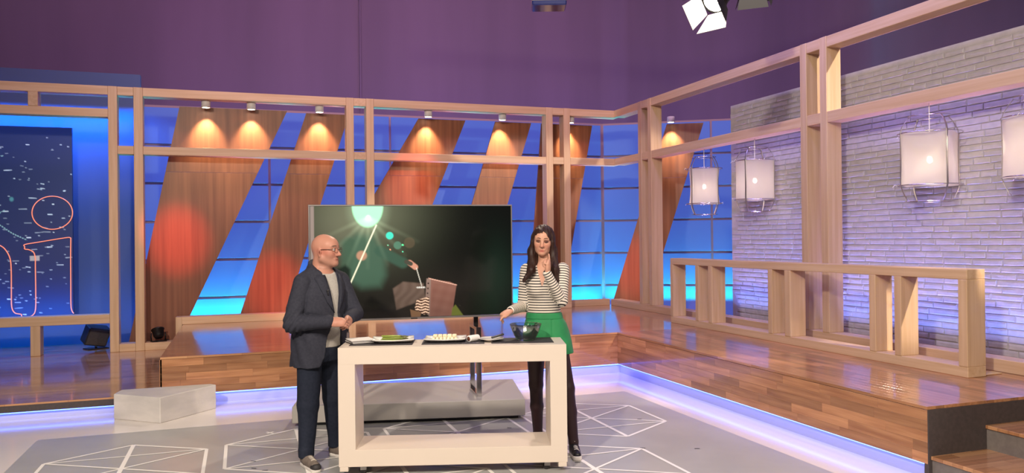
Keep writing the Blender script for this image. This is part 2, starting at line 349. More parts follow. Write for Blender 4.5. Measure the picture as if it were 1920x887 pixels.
area('backdrop_uplight', (3, 14.3, .4), (3.2, 15.6, 4.2), 13, .1, 260, (.22, .2, 1), 150)
area('pink_up_right', (6.2, 7.6, .5), (6.12, 7.6, 4), 7, .05, 26, (1, .42, .85), 50)
# ---- white brick wall
bw = box('wall_brick', (6.375, 3.95, .45), (6.45, 9.11, 3.44), BRICKM); tag(bw, 'white painted brick wall behind the hanging lamps', kind='structure')
def bricks():
    r = random.Random(21); rh = .0615; Ls = [.17+.022*i for i in range(9)]; var = {}
    def verts(L):
        h = rh-.006; q = lambda s: r.uniform(-s, s)
        def cnr(y, z, d, s): return (-d, y+q(s), z+q(s*.6))
        o = [cnr(a, b, -.004, .001) for a, b in ((0, 0), (L, 0), (L, h), (0, h))]
        m_ = [cnr(a, b, .0035+q(.0012), .003) for a, b in ((.002, .002), (L/2, .001), (L-.002, .002), (L-.002, h-.002), (L/2, h-.001), (.002, h-.002))]
        t = [cnr(a, b, .0075+q(.002), .003) for a, b in ((.012, .009), (L/2, .008), (L-.012, .009), (L-.012, h-.018), (L/2, h-.018), (.012, h-.018))]
        v = o+m_+t
        F_ = [(0, 1, 6, 5), (0, 5, 4), (0, 4, 9)][:0]
        F_ = [(0, 1, 6, 5, 4), (1, 2, 7, 6), (2, 3, 9, 8, 7), (3, 0, 4, 9)]
        for i in range(6): j = (i+1) % 6; F_.append((4+i, 4+j, 10+j, 10+i))
        F_ += [(10, 11, 14, 15), (11, 12, 13, 14)]
        return v, F_
    for L in Ls:
        for k in range(2): var[(L, k)] = verts(L)
    items = []
    nrow = int((3.44-.5)/rh)
    for k in range(nrow):
        z = .5+k*rh; y = 3.95-r.uniform(0, .2)
        while y < 9.1:
            L = r.choice(Ls)
            if y+L > 9.105: L = max([l for l in Ls if y+l <= 9.108] or [0])
            if L and y > 3.94: items.append((y+.004, z+.003, L, r.randrange(2)))
            y += (L or .3)+.006
    def score(it):
        d = Vector((6.37, it[0]+it[2]/2, it[1]))-CP; w = d.dot(FW); px = 960+FPX*d.dot(RT)/w
        return w if px < 1925 else 99
    items.sort(key=score); cache = {}
    for y, z, L, k in items[:300]:
        if (L, k) not in cache:
            v, F_ = var[(L, k)]; me = bpy.data.meshes.new('brick'); me.from_pydata(v, [], F_); me.materials.append(BRICKM)
            bm = bmesh.new(); bm.from_mesh(me); bmesh.ops.recalc_face_normals(bm, faces=bm.faces); bm.to_mesh(me); bm.free(); cache[(L, k)] = me
        link('brick', cache[(L, k)], bw, T((6.372, y, z)))
    V = []; FF = []
    for y, z, L, k in items[300:]:
        v, F_ = var[(L, k)]; n = len(V); V += [(6.372+a, y+b, z+c) for a, b, c in v]; FF += [tuple(n+i for i in q) for q in F_]
    o = pydata('bricks', V, FF, BRICKM, bw); o['kind'] = 'stuff'
    bm = bmesh.new(); bm.from_mesh(o.data); bmesh.ops.recalc_face_normals(bm, faces=bm.faces); bm.to_mesh(o.data); bm.free()
bricks()
area('brick_uplight', (6.19, 6.6, .52), (6.36, 6.6, 1.55), 4.9, .05, 34, (.17, .27, 1), 75)
# ---- blue-lit wall on the left
wl = box('wall_left', (-8, 13.0, 0), (-1.42, 13.12, 4.2), BLUEW); tag(wl, 'plain wall washed in blue light on the left', kind='structure')
area('blue_wash_left', (-3.0, 12.72, 3.75), (-3.0, 13.0, 2.2), 3.2, .1, 130, (.0, .2, 1), 140)
area('blue_strip_low', (-3.8, 12.2, .66), (-3.8, 13.0, .45), 4.1, .06, 22, (.0, .24, 1), 150)
# ================================================================ timber frames
FB = (11.8, 11.99)
def hb(par, x0, x1, z0, z1, name='beam'): return beam(name, (x0, FB[0], z0), (x1, FB[1], z1), PINE, par)
def vp(par, x0, x1, z0, z1, name='post'): return beam(name, (x0, FB[0]-.004, z0), (x1, FB[1], z1), PINE, par)
fl = empty('timber_frame', (-2.5, 11.9, .165), label='pale pine window frame around the blue night-city panel', cat='frame', group='pale pine frames')
hb(fl, -6, -1.693, 3.67, 3.79); hb(fl, -6, -1.693, 3.365, 3.48); hb(fl, -6, -1.693, .56, .685)
vp(fl, -2.64, -2.525, 3.48, 3.67); vp(fl, -2.635, -2.52, .165, .56); vp(fl, -5.2, -5.08, .165, .56)
vp(fl, -1.692, -1.58, .165, 3.79); 
fb = empty('timber_frame', (2, 11.9, .5), label='long pale pine frame of paired posts behind the television', cat='frame', group='pale pine frames')
for a, b in ((1.505, 1.615), (1.80, 1.915), (4.717, 4.835), (5.028, 5.143)): vp(fb, a, b, .606, 3.79)
vp(fb, -1.377, -1.262, .165, 3.79)
segs = [(-1.579, -1.378), (-1.261, 1.504), (1.616, 1.799), (1.916, 4.716), (4.836, 5.027), (5.144, 6.03)]
for a, b in segs: hb(fb, a, b, 3.67, 3.788); hb(fb, a, b, 2.865, 2.98)
hb(fb, -1.579, -1.378, .165, .27, 'plinth'); hb(fb, -1.261, -.80, .165, .27, 'plinth')
hb(fb, -.86, 5.143, .5, .606, 'plinth'); vp(fb, -.87, -.785, .27, .606, 'plinth_end')
beam('plinth', (5.144, 12.03, .5), (5.95, 12.11, .606), PINE, fb)
fr = empty('timber_frame', (6.04, 8, .5), label='pale pine frame of paired posts before the brick wall', cat='frame', group='pale pine frames')
XA = (5.95, 6.14)
PR = [(10.86, 10.967), (10.56, 10.66), (7.084, 7.188), (6.768, 6.873), (3.0, 3.105)]
for a, b in PR: beam('post', (XA[0]-.004, a, .606), (XA[1], b, 3.79), PINE, fr)
e = [11.799, 10.967, 10.86, 10.66, 10.56, 7.188, 7.084, 6.873, 6.768, 3.105]
for i in range(0, 10, 2):
    for z0, z1 in ((3.67, 3.788), (2.865, 2.98)): beam('beam', (XA[0], e[i+1]+.001, z0), (XA[1], e[i]-.001, z1), PINE, fr)
beam('plinth', (5.95, 4.02, .5), (6.14, 11.99, .606), PINE, fr)
# low rail
rl = empty('low_rail', (5.56, 7, .5), label='low open pine rail standing on the right stage', cat='railing')
XQ = (5.46, 5.656)
beam('top_rail', (XQ[0], 4.67, 1.285), (XQ[1], 9.21, 1.366), PINE, rl); beam('bottom_rail', (XQ[0], 4.67, .5), (XQ[1], 9.21, .586), PINE, rl)
for a, b in ((9.14, 9.21), (8.526, 8.60), (8.231, 8.312), (7.082, 7.154), (6.785, 6.879), (5.619, 5.696), (5.328, 5.404), (4.67, 4.753)):
    beam('post', (XQ[0]-.003, a, .586), (XQ[1], b, 1.285), PINE, rl)
beam('foot_board', (5.66, 4.70, .5), (5.87, 4.80, .512), PINE, rl)
QS = CP+ray(1258, 226)*13.05
# ================================================================ slanted veneer panels
def panel(eL, eR, zt, zb, label, plane='Y', at=12.1, seams=(2.66,)):
    g = (lambda p: atY(p[0], p[1], at)) if plane == 'Y' else (lambda p: CP+ray(*p)*((at-CP).dot(SN)/ray(*p).dot(SN)))
    def line(e):
        a, b = g(e[0]), g(e[1]); return lambda z: a+(b-a)*((z-a.z)/(b.z-a.z))
    l, r_ = line(eL), line(eR); zs = [zb]+[s for s in seams if zb < s < zt]+[zt]
    c = (l(zb)+r_(zb))/2; root = empty('veneer_panel', c, label=label, cat='panel', group='slanted wooden panels')
    n = Vector((0, 1, 0)) if plane == 'Y' else SN
    for z0, z1 in zip(zs, zs[1:]):
        q = [l(z0+.0015), r_(z0+.0015), r_(z1-.0015), l(z1-.0015)]; v = [tuple(p) for p in q]+[tuple(p+n*.03) for p in q]
        o = pydata('board', v, [(0, 1, 2, 3), (7, 6, 5, 4), (0, 4, 5, 1), (1, 5, 6, 2), (2, 6, 7, 3), (3, 7, 4, 0)], VENEER, root)
        bm = bmesh.new(); bm.from_mesh(o.data); bmesh.ops.recalc_face_normals(bm, faces=bm.faces); bm.to_mesh(o.data); bm.free()
    return root
panel(((337, 197), (277, 477)), ((540, 205), (354.6, 595)), 3.60, .17, 'widest slanted cherry-wood panel, nearest the blue window frame')
panel(((575.5, 208), (450.5, 590)), ((647, 238), (601, 383)), 3.58, .17, 'slanted cherry-wood panel just left of the television')
panel(((787, 218.5), (705, 360)), ((874, 223), (811, 383)), 3.57, .17, 'steeply slanted cherry-wood panel rising behind the television middle')
panel(((930, 224.6), (884.6, 383)), ((997, 227.6), (951.5, 383)), 3.57, .17, 'slanted cherry-wood panel behind the television right corner')
panel(((1015.5, 230), (1002, 420)), ((1111, 232), (1079, 420)), 3.57, .17, 'upright narrowing cherry-wood panel behind the woman')
panel(((1253, 223), (1151, 560)), ((1323, 217.6), (1260, 420)), 3.57, .17, 'slanted cherry-wood panel on the angled wall by the corner post', 'S', QS+SN*.16)
# ================================================================ downlights under the beam
def downlight(p, label, tgt):
    root = empty('downlight', p, label=label, cat='lamp', group='white can downlights under the top beam')
    lathe('can', [(.052, -.012), (.062, -.012), (.062, .08), (.056, .086), (.0, .086)], WHITEP, root, 24, T(p), cap=False)
    lathe('lens', [(.0, -.008), (.053, -.008)], LENS, root, 24, T(p)); h_ = Vector(tgt)-Vector(p); h_.z = 0; h_.normalize(); tube('bracket', [Vector(p)+Vector((0, 0, .05)), Vector(p)+h_*.158+Vector((0, 0, .0))], .008, WHITEP, root, 6)
    s = spot('downlight_beam', Vector(p)+Vector((0, 0, -.015)), tgt, 72, .8, 170, (1, .74, .42), .03); adopt(s, root)
for (px, w) in ((386, 'first'), (471, 'second'), (599, 'third'), (803, 'fourth'), (942, 'fifth'), (1070, 'sixth')):
    q = atY(px, 195+(px-386)*.05, 11.94); p = Vector((q.x, 11.94, 3.582))
    downlight(p, w+' white can downlight from the left under the back beam', p+Vector((.0, .32, -1)))
q = Vector((QS.x, QS.y, 3.582)); downlight(q, 'white can downlight above the angled panel by the corner post', q+SN*.32-VZ)
for i, (tx, ty, pw, c) in enumerate(((333, 450, 330, (1, .05, .03)), (512, 540, 260, (1, .05, .03)), (770, 350, 160, (1, .06, .03)), (930, 620, 0, (1, .06, .04)))):
    if pw: t_ = atY(tx, ty, 12.1); spot('red_beam', (t_.x+.2, 5.2, 5.6), t_, 8, 1, pw*17, c, .05)
t_ = CP+ray(1192, 500)*13.3; spot('red_beam', (-2, 6.5, 5.2), t_, 7, 1, 5200, (1, .05, .03), .05)
# ================================================================ painted grids (screen picture, city print)
def paint(name, U, V, org, ux, uz, mat, parent, fn):
    u, v = np.meshgrid(np.linspace(0, 1, U), np.linspace(0, 1, V)); c = fn(u, v).reshape(-1, 3)
    P = np.array(org)[None]+u.reshape(-1, 1)*np.array(ux)[None]-v.reshape(-1, 1)*np.array(uz)[None]
    i = (np.arange(V-1)[:, None]*U+np.arange(U-1)[None]).reshape(-1); F_ = np.stack([i, i+U, i+U+1, i+1], 1)
    me = bpy.data.meshes.new(name); me.from_pydata(P.tolist(), [], F_.tolist()); a = me.color_attributes.new('Col', 'FLOAT_COLOR', 'POINT')
    a.data.foreach_set('color', np.concatenate([np.clip(c, 0, 4), np.ones((len(c), 1))], 1).astype(np.float32).ravel()); me.materials.append(mat)
    return link(name, me, parent)
def lin(*c): c = np.array(c)/255.; return np.where(c <= .04045, c/12.92, ((c+.055)/1.055)**2.4)
def sstep(a, b, x): t = np.clip((x-a)/(b-a), 0, 1); return t*t*(3-2*t)
def over(img, mask, col): return img*(1-mask[..., None])+np.array(col)*mask[..., None]
def seg_d(u, v, a, b):
    a = np.array(a, float); b = np.array(b, float); d = b-a; t = np.clip(((u-a[0])*d[0]+(v-a[1])*d[1])/(d@d), 0, 1); return np.hypot(u-a[0]-t*d[0], v-a[1]-t*d[1])
def poly_m(u, v, pts, soft=.004):
    m = np.full(u.shape, 1e9); n = len(pts); area_ = sum(pts[i][0]*pts[(i+1) % n][1]-pts[(i+1) % n][0]*pts[i][1] for i in range(n)); s = 1 if area_ > 0 else -1
    for i in range(n):
        a, b = pts[i], pts[(i+1) % n]; L = math.hypot(b[0]-a[0], b[1]-a[1]); m = np.minimum(m, s*((b[0]-a[0])*(v-a[1])-(b[1]-a[1])*(u-a[0]))/L)
    return sstep(-soft, soft, m)
def tv_picture(u, v):
    w = u*1.79; img = np.zeros(u.shape+(3,))+lin(9, 10, 9)
    g = lambda cx, cy, rx, ry: np.exp(-(((w-cx)/rx)**2+((v-cy)/ry)**2))
    img = img+g(.45, .05, .5, .42)[..., None]*lin(92, 98, 80)*.8+g(.2, .25, .3, .35)[..., None]*lin(60, 58, 50)*.5+g(1.0, .85, .7, .3)[..., None]*lin(38, 34, 30)*.6+g(1.66, .7, .16, .4)[..., None]*lin(10, 34, 24)*.6
    soft = .02
    img = over(img, poly_m(w, v, [(.27, .32), (.40, .24), (.55, .27), (.64, .42), (.65, .62), (.60, .72), (.44, .73), (.33, .66)], .05)*.9, lin(58, 84, 70))
    img = over(img, sstep(.065, .03, seg_d(w, v, (.60, .40), (.80, .51)))*.85, lin(50, 76, 64)); img = over(img, sstep(.07, .03, seg_d(w, v, (.33, .33), (.30, .60)))*.7, lin(54, 76, 62))
    img = over(img, poly_m(w, v, [(.0, .72), (.36, .70), (.45, .76), (.60, .74), (.74, .62), (.74, 1), (0, 1)], .03)*.85, lin(16, 16, 15))
    img = over(img, poly_m(w, v, [(.22, .56), (.30, .52), (.34, .56), (.34, .66), (.22, .66)], .02)*.9, lin(20, 26, 22))
    img = over(img, sstep(.055, .035, np.hypot((w-.44), (v-.44)*1.05)), lin(150, 116, 96)); img = over(img, sstep(.03, .02, seg_d(w, v, (.86, .51), (.91, .55))), lin(168, 122, 104)); img = over(img, sstep(.022, .015, seg_d(w, v, (.83, .50), (.87, .52))), lin(60, 60, 52))
    img = over(img, sstep(.008, .004, seg_d(w, v, (.57, .17), (.325, .72))), lin(205, 205, 180))
    img = img+(sstep(.13, .0, np.hypot((w-.5), (v-.02)*.75)-.10))[..., None]*lin(110, 135, 112)*.35
    img = over(img, sstep(.145, .125, np.hypot(w-.495, (v-.0)*.72)), lin(150, 228, 182)*.95)
    for a in range(7):
        q = -1.1+a*.36; img = img+(sstep(.03, 0, seg_d(w, v, (.5, .1), (.5+.5*math.sin(q), .1+.45*math.cos(q))))*np.exp(-np.hypot(w-.5, v-.1)*5))[..., None]*lin(140, 160, 132)*.3
    for cx, cy, r, c, s in ((.686, .265, .034, (60, 196, 176), .9), (.755, .352, .036, (74, 118, 100), .7), (.86, .33, .05, (84, 74, 58), .5), (.80, .35, .009, (90, 230, 150), 1), (.80, .41, .007, (90, 220, 170), 1), (.69, .39, .007, (230, 150, 120), 1), (.67, .35, .006, (120, 200, 160), 1)):
        img = over(img, sstep(r*1.1, r*.85, np.hypot(w-cx, v-cy))*s, lin(*c))
    n1 = np.sin(w*75+v*40+np.sin(v*31)*1.5)*.5+.5
    img = over(img, poly_m(w, v, [(.71, .74), (.80, .68), (.98, .70), (1.0, .84), (.74, .93)], .01), lin(84, 70, 62)); img = over(img, poly_m(w, v, [(.71, .74), (.80, .68), (.98, .70), (1.0, .84), (.74, .93)], .01)*n1*.3, lin(112, 98, 88))
    img = over(img, sstep(.006, .003, seg_d(w, v, (.92, .56), (.965, .72)))*.7, lin(190, 190, 180)); img = over(img, sstep(.01, .004, np.abs(seg_d(w, v, (.925, .735), (.995, .735))))*(np.sin(w*400) > -.2), lin(220, 220, 214))
    img = over(img, poly_m(w, v, [(1.02, .66), (1.22, .69), (1.28, .72), (1.235, 1.0), (1.03, 1.0)], .004), lin(118, 84, 74)); n2 = (np.sin(w*61+v*23)+np.sin(w*17-v*71))*.25+.5
    img = over(img, poly_m(w, v, [(1.06, .70), (1.27, .72), (1.235, 1.0), (1.05, 1.0)], .004)*n2*.35, lin(96, 58, 50))
    img = over(img, poly_m(w, v, [(1.01, .655), (1.05, .66), (1.035, 1.0), (.99, .96)], .003), lin(122, 104, 96)); img = over(img, sstep(.006, .003, seg_d(w, v, (1.03, .655), (1.28, .72))), lin(190, 150, 134))
    for k in range(4): img = over(img, sstep(.009, .006, np.hypot(w-1.025+.004*k, v-.70-.045*k)), lin(50, 40, 36))
    sm = poly_m(w, v, [(.92, .85), (1.03, .82), (1.03, .97), (.98, .98), (.90, .93)], .004); img = over(img, sm, lin(70, 48, 38)); img = over(img, sm*(np.sin(v*250+np.sin(w*90)*1.2) > .1), lin(222, 190, 164))
    img = over(img, poly_m(w, v, [(.86, .93), (.96, .96), (.95, 1), (.87, 1)], .004), lin(110, 84, 62)); img = over(img, poly_m(w, v, [(1.24, .93), (1.27, .90), (1.34, 1.0), (1.23, 1.0)], .006), lin(92, 100, 44))
    img = img*(1-.35*sstep(.55, 1.0, v)[..., None])
    img = over(img, sstep(.0, .004, u)*sstep(.022, .018, u), lin(128, 118, 112)*(.6+.4*np.sin(v*9)[..., None]**2) if False else lin(120, 110, 106))  # grey strip at the left edge: a reflection painted into the picture
    return img
# ================================================================ television on its stand
te = Vector((math.cos(R_(-6)), math.sin(R_(-6)), 0)); tn = Vector((-te.y, te.x, 0)); pL = atZ(899, 744, .185); tp0 = Vector((pL.x, pL.y, 0))+tn*.02
def onTV(x, y): d = ray(x, y); return CP+d*((tp0-CP).dot(tn)/d.dot(tn))
tl, tr, br_ = onTV(577.5, 385), onTV(960, 382.5), onTV(961.3, 592)
wid = (tr-tl).dot(te); zt = (tl.z+tr.z)/2; zb = br_.z; tc = tl+te*(wid/2)
mwT = frame_from(te, tn, VZ, Vector((tc.x, tc.y, 0)))
tv = empty('television', Vector((tc.x, tc.y, zb)), label='large flat television showing a dark workshop picture', cat='television')
hw = wid/2; hz = zt-zb
box('back_shell', (-hw+.02, .02, zb+.02), (hw-.02, .075, zt-.02), BLACKP, tv, .01, mwT)
bm = bmesh.new(); bz = .013
bm_box(bm, (-hw, 0, zb), (hw, .04, zb+.018), .002); bm_box(bm, (-hw, 0, zt-bz), (hw, .04, zt), .002); bm_box(bm, (-hw, 0, zb+.018), (-hw+bz, .04, zt-bz), .002); bm_box(bm, (hw-bz, 0, zb+.018), (hw, .04, zt-bz), .002)
link('bezel', bm_mesh('bezel', bm), tv, mwT, STEEL)
so = mwT @ Vector((-hw+bz, .008, zt-bz)); sw = 2*hw-2*bz; sh = hz-bz-.018
scr = paint('screen', 340, 190, so, te*sw, VZ*sh, SCREEN, tv, tv_picture)
box('logo_bar', (-.03, -.004, zb+.001), (.03, 0, zb+.012), BLACKP, tv, 0, mwT)
# grey base box
be = Vector((math.cos(R_(-13)), math.sin(R_(-13)), 0)); bn = Vector((-be.y, be.x, 0)); b0 = Vector((2.44, 6.69, 0))
mwB = frame_from(be, bn, VZ, b0)
bs = empty('display_base', mwB @ Vector((-1, .5, 0)), label='low grey plinth carrying the television stand', cat='plinth')
box('top_box', (-2.08, 0, .035), (0, 1.03, .185), BASEG, bs, .004, mwB); box('shadow_foot', (-2.02, .06, 0), (-.06, .97, .035), BLACKP, bs, 0, mwB)  # inset foot coloured black for the shade in the floor gap
def tv_leg(p, side):
    m = frame_from(te, tn, VZ, Vector((p.x, p.y, 0))); r = empty('television_stand', (p.x, p.y, .185), label='chrome loop leg under the %s of the television' % side, cat='stand', group='chrome television legs'); h = .024
    def t(n, lo, hi, mt=CHROME): box(n, lo, hi, mt, r, .003, m)
    t('front_tube', (-h, 0, .185), (h, .03, .83)); t('rear_tube', (-h, .34, .185), (h, .37, .83)); t('top_tube', (-h, .03, .80), (h, .34, .83)); t('foot_tube', (-h, .03, .185), (h, .34, .21))
    t('upright', (-.02, .13, .83), (.02, .17, zb+.5), BLACKM); t('wall_plate', (-.03, .102, zb+.1), (.03, .13, zb+.5), BLACKM)
tv_leg(pL, 'right'); tv_leg(pL-te*1.2, 'left')
# ================================================================ white trolley table
T0 = Vector((.631, 5.538, 0)); e1 = Vector((2.167-.631, 5.078-5.538, 0)).normalized(); e2 = Vector((-e1.y, e1.x, 0)); mwW = frame_from(e1, e2, VZ, T0); TW, TD, TH, th = 1.603, .40, .9, .117
tb = empty('trolley_table', mwW @ Vector((TW/2, TD/2, 0)), label='cream open-box table on castors between the two presenters', cat='table')
box('top_panel', (0, 0, TH-th), (TW, TD, TH), CREAM, tb, .0015, mwW); box('bottom_panel', (0, 0, .068), (TW, TD, .068+th), CREAM, tb, .0015, mwW)
box('side_panel', (0, 0, .067+th), (th, TD, TH-th+.001), CREAM, tb, 0, mwW); box('side_panel', (TW-th, 0, .067+th), (TW, TD, TH-th+.001), CREAM, tb, 0, mwW)
for u in (.035, TW-.035):
    for v in (.03, TD-.03): box('foot_block', (u-.03, v-.03, .035), (u+.03, v+.03, .068), CREAM, tb, .003, mwW)
def caster(u, v):
    m = mwW @ T((u, v, 0)); o = box('castor', (-.05, -.03, .058), (.05, .03, .068), BLACKM, tb, .002, m)
    box('fork', (-.03, -.016, .03), (.012, -.012, .06), STEEL, o, 0, m); box('fork', (-.03, .012, .03), (.012, .016, .06), STEEL, o, 0, m)
    lathe('wheel', [(.0, -.011), (.022, -.011), (.026, -.006), (.026, .006), (.022, .011), (0, .011)], RUBBERD, o, 20, m @ T((-.015, 0, .027)) @ Matrix.Rotation(R_(90), 4, 'X'))
for u in (.17, TW-.13):
    for v in (.07, TD-.07): caster(u, v)
def TP(u, v, z=TH, a=0): return mwW @ T((u, v, z)) @ RZ(a)
for u, l in ((.06, 'under the asparagus plate'), (.575, 'under the plate of white rolls'), (1.075, 'under the glass bowl')):
    bm = bmesh.new(); bm_box(bm, (0, 0, 0), (.45, .285, .004), .0015)
    o = link('place_mat', bm_mesh('place_mat', bm), None, TP(u, .095), MATB); tag(o, 'black woven place mat '+l, 'mat', 'black place mats on the table')
def square_plate(a, b, rise, mat, name='dish'):
    n = 13; v = []; f = []
    for k, off in ((0, 0.), (1, -.006)):
        for i in range(n):
            for j in range(n):
                x = -1+2*i/(n-1); y = -1+2*j/(n-1); r = max(abs(x), abs(y)); z = .008+rise*(max(0, r-.45)/.55)**1.7*(1+.45*abs(x*y)); v.append((x*a, y*b, z+off))
    N = n*n
    for i in range(n-1):
        for j in range(n-1): q = i*n+j; f.append((q, q+n, q+n+1, q+1)); f.append((N+q+1, N+q+n+1, N+q+n, N+q))
    for i in range(n-1):
        for s in ((i, i+1), ((n-1)*n+i+1, (n-1)*n+i), ((i+1)*n, i*n), (i*n+n-1, (i+1)*n+n-1)): f.append((s[0], s[1], N+s[1], N+s[0]))
    return v, f
ZM = TH+.004
v, f = square_plate(.15, .105, .017, CERAM); o = pydata('serving_plate', v, f, CERAM, None, True, TP(.36, .25, ZM, .08)); tag(o, 'white upturned square plate holding green asparagus', 'plate', 'plates on the table')
v, f = square_plate(.15, .105, .016, CERAM); o = pydata('serving_plate', v, f, CERAM, None, True, TP(.74, .255, ZM, -.03)); tag(o, 'white square plate holding a row of pale rolls', 'plate', 'plates on the table')
r = random.Random(4)
def spear(m, L):
    root = empty('asparagus', m.translation, label='green asparagus spear heaped on the square plate', cat='asparagus', group='asparagus spears on the plate')
    rr = .0065; tube('stalk', [(0, 0, 0), (L*.5, .002, .001), (L*.86, 0, 0)], rr, ASP, root, 7, mw=m, rads=[rr, rr*.95, rr*.8]); tube('tip', [(L*.85, 0, 0), (L*.92, 0, 0), (L, 0, .001)], rr, ASPT, root, 7, mw=m, rads=[rr*.85, rr*1.0, rr*.25])
for i in range(16):
    lay = i//7; spear(TP(.285+r.uniform(-.015, .015), .18+.0195*(i % 7)+lay*.008, ZM+.021+lay*.0135, r.uniform(-.035, .035)), r.uniform(.15, .175))
for i in range(7):
    m = TP(.655+.027*i, .225+r.uniform(-.004, .004), ZM+.023, .0)
    o = lathe('cheese_roll', [(.0, -.03), (.008, -.03), (.0115, -.027), (.0115, .027), (.008, .03), (0, .03)], CHEESE, None, 14, m @ Matrix.Rotation(R_(90+r.uniform(-6, 6)), 4, 'X')); tag(o, 'small pale roll in the front row on the plate', 'food', 'pale rolls on the plate')
for i in range(5):
    m = TP(.665+.035*i, .285, ZM+.0265, r.uniform(-.03, .03)); o = box('flatbread_slice', (-.0165, -.028, -.008), (.0165, .028, .020), CHEESE, None, .006, m, 2); tag(o, 'thick cream slice behind the pale rolls', 'food', 'cream slices on the plate')
# paper roll
m = TP(.945, .2, ZM+.0245, -.75); ro = empty('paper_roll', m.translation, label='short white roll with a brown end beside the rolls plate', cat='roll')
rx = m @ Matrix.Rotation(R_(90), 4, 'X')
lathe('wrap', [(.016, -.05), (.0235, -.048), (.0245, -.04), (.0245, .04), (.0235, .048), (.016, .05)], PAPER, ro, 20, rx, cap=False); lathe('core', [(.0, -.047), (.0165, -.047), (.0165, .047), (0, .047)], BROWN, ro, 16, rx)
# small round plate and knife
pm = TP(1.075, .225, ZM); o = lathe('side_plate', [(.0, .0), (.045, .0), (.05, .006), (.09, .018), (.094, .022), (.088, .021), (.05, .011), (0, .009)], CERAM, None, 36, pm); tag(o, 'small round white plate with a black handled knife on it', 'plate', 'plates on the table')
km = TP(1.03, .185, ZM+.024, .35); kn = empty('knife', km.translation, label='small knife with a black handle across the round plate', cat='knife')
box('blade', (-.03, -.007, -.001), (.05, .007, .001), STEEL, kn, 0, km); kh = km @ T((.05, 0, 0)) @ Matrix.Rotation(R_(-12), 4, 'Y'); box('handle', (0, -.01, -.006), (.10, .01, .008), BLACKP, kn, .005, kh, 2)
fm = TP(.93, .12, ZM, .3); fo = empty('fork', fm.translation, label='steel fork lying on the middle mat before the paper roll', cat='fork'); box('shank', (-.07, -.003, 0), (.04, .003, .003), STEEL, fo, .001, fm); box('head', (.04, -.009, 0), (.055, .009, .003), STEEL, fo, .001, fm)
for k in range(4): box('tine', (.055, -.009+k*.0053, .0005), (.09, -.0068+k*.0053, .0025), STEEL, fo, 0, fm)
# stack of folders
for k, (w_, d_, a, l) in enumerate(((.17, .17, .50, 'lower white folder in the stack at the table corner'), (.175, .17, .42, 'white folder topmost in the stack at the table corner'))):
    fo = TP(.118, .255, TH+.0045+k*.0135, a); b_ = empty('folder', fo.translation, label=l, cat='folder', group='folders on the table corner'); box('cover', (-w_/2, -d_/2, .009), (w_/2, d_/2, .0125), PAPER, b_, .001, fo); box('pages', (-w_/2+.004, -d_/2+.004, .0035), (w_/2-.004, d_/2-.004, .009), WRAP, b_, 0, fo); box('back_cover', (-w_/2, -d_/2, 0), (w_/2, d_/2, .0035), BLACKP, b_, .001, fo)
# glass bowl
bp = [(.0, .002), (.058, .0), (.066, .004), (.085, .035), (.104, .075), (.113, .105), (.118, .118), (.116, .121), (.111, .118), (.101, .082), (.082, .042), (.062, .010), (0, .008)]
o = lathe('glass_bowl', bp, GLASS, None, 40, TP(1.33, .235, ZM)); tag(o, 'clear glass mixing bowl on the right place mat', 'bowl')
# ================================================================ white covered block by the low floor
o = prism('corner_block', [(-1.14, 8.13), (-.71, 7.77), (-.245, 8.27), (-.30, 8.34), (-1.10, 8.34)], 0, .235, WRAP, None, .006); tag(o, 'white covered wedge block on the floor before the stage corner', 'block')
# ================================================================ night-city panel with neon letters
PY = 12.7; x1 = atY(136, 400, PY).x
cp = empty('city_panel', (x1-1.5, PY, .2), label='dark blue panel printed with night-city lights behind orange neon letters', cat='panel')
box('board', (x1-3.2, PY, .56), (x1, PY+.06, 3.32), M('panel_edge', (.02, .035, .12), .6), cp)
def city(u, v):
    rg = np.random.RandomState(3); img = np.zeros(u.shape+(3,))+lin(34, 58, 120)*(1-v[..., None]*.45)+lin(50, 44, 96)*(v[..., None]*.5)*.7
    x = u*3.2; y = v*3.12
    for k in range(330):
        cx, cy = 3.2-rg.rand()**.8*2.2, .15+rg.rand()*2.9; L = rg.rand()**3*.09+.006; s = (rg.rand()-.4)*.3; b = rg.rand()**2
        img = over(img, sstep(.011, .004, seg_d(x, y, (cx, cy), (cx+L, cy+L*s)))*(.25+.75*b)*(1-.45*v), lin(190, 220, 245)*2.2)
    for pts in (((2.35, 1.35), (2.28, 1.40), (2.26, 1.55), (2.45, 1.72), (2.62, 1.82)), ((2.2, .50), (2.34, .48))):
        for a, b in zip(pts, pts[1:]): img = over(img, sstep(.012, .005, seg_d(x, y, a, b))*(np.sin(x*160+y*90) > -.5), lin(160, 220, 235))
    img = over(img, sstep(.05, .02, np.hypot((x-2.44)*1.4, y-1.17)), lin(90, 170, 190)); img = over(img, poly_m(x, y, [(2.66, 2.08), (2.78, 2.08), (2.78, 2.16), (2.66, 2.16)]), lin(180, 190, 200))
    return img
paint('city_print', 340, 320, (x1-3.2, PY-.003, 3.32), VX*3.2, VZ*2.76, CITY, cp, city)
def neon(pts, closed=False):
    P = [atY(a, b, PY-.03) for a, b in pts]
    def cr(i, t):
        n = len(P); g = (lambda k: P[k % n]) if closed else (lambda k: P[min(max(k, 0), n-1)])
        a, b, c, d = g(i-1), g(i), g(i+1), g(i+2); return b+(c-a)*(.5*t)+(a*2-b*5+c*4-d)*(.5*t*t)+(b*3-c*3+d-a)*(.5*t**3)
    Q = [cr(i, k/4) for i in range(len(P) if closed else len(P)-1) for k in range(4)]+([] if closed else [P[-1]])
    tube('neon_tube', Q, .0075, NEON, cp, 6, closed)
z_ = lambda l: [(a/3.285, 380+b/3.285) for a, b in l]
neon([(98+38*math.cos(R_(15*k)), 399+31*math.sin(R_(15*k))) for k in range(24)], True)
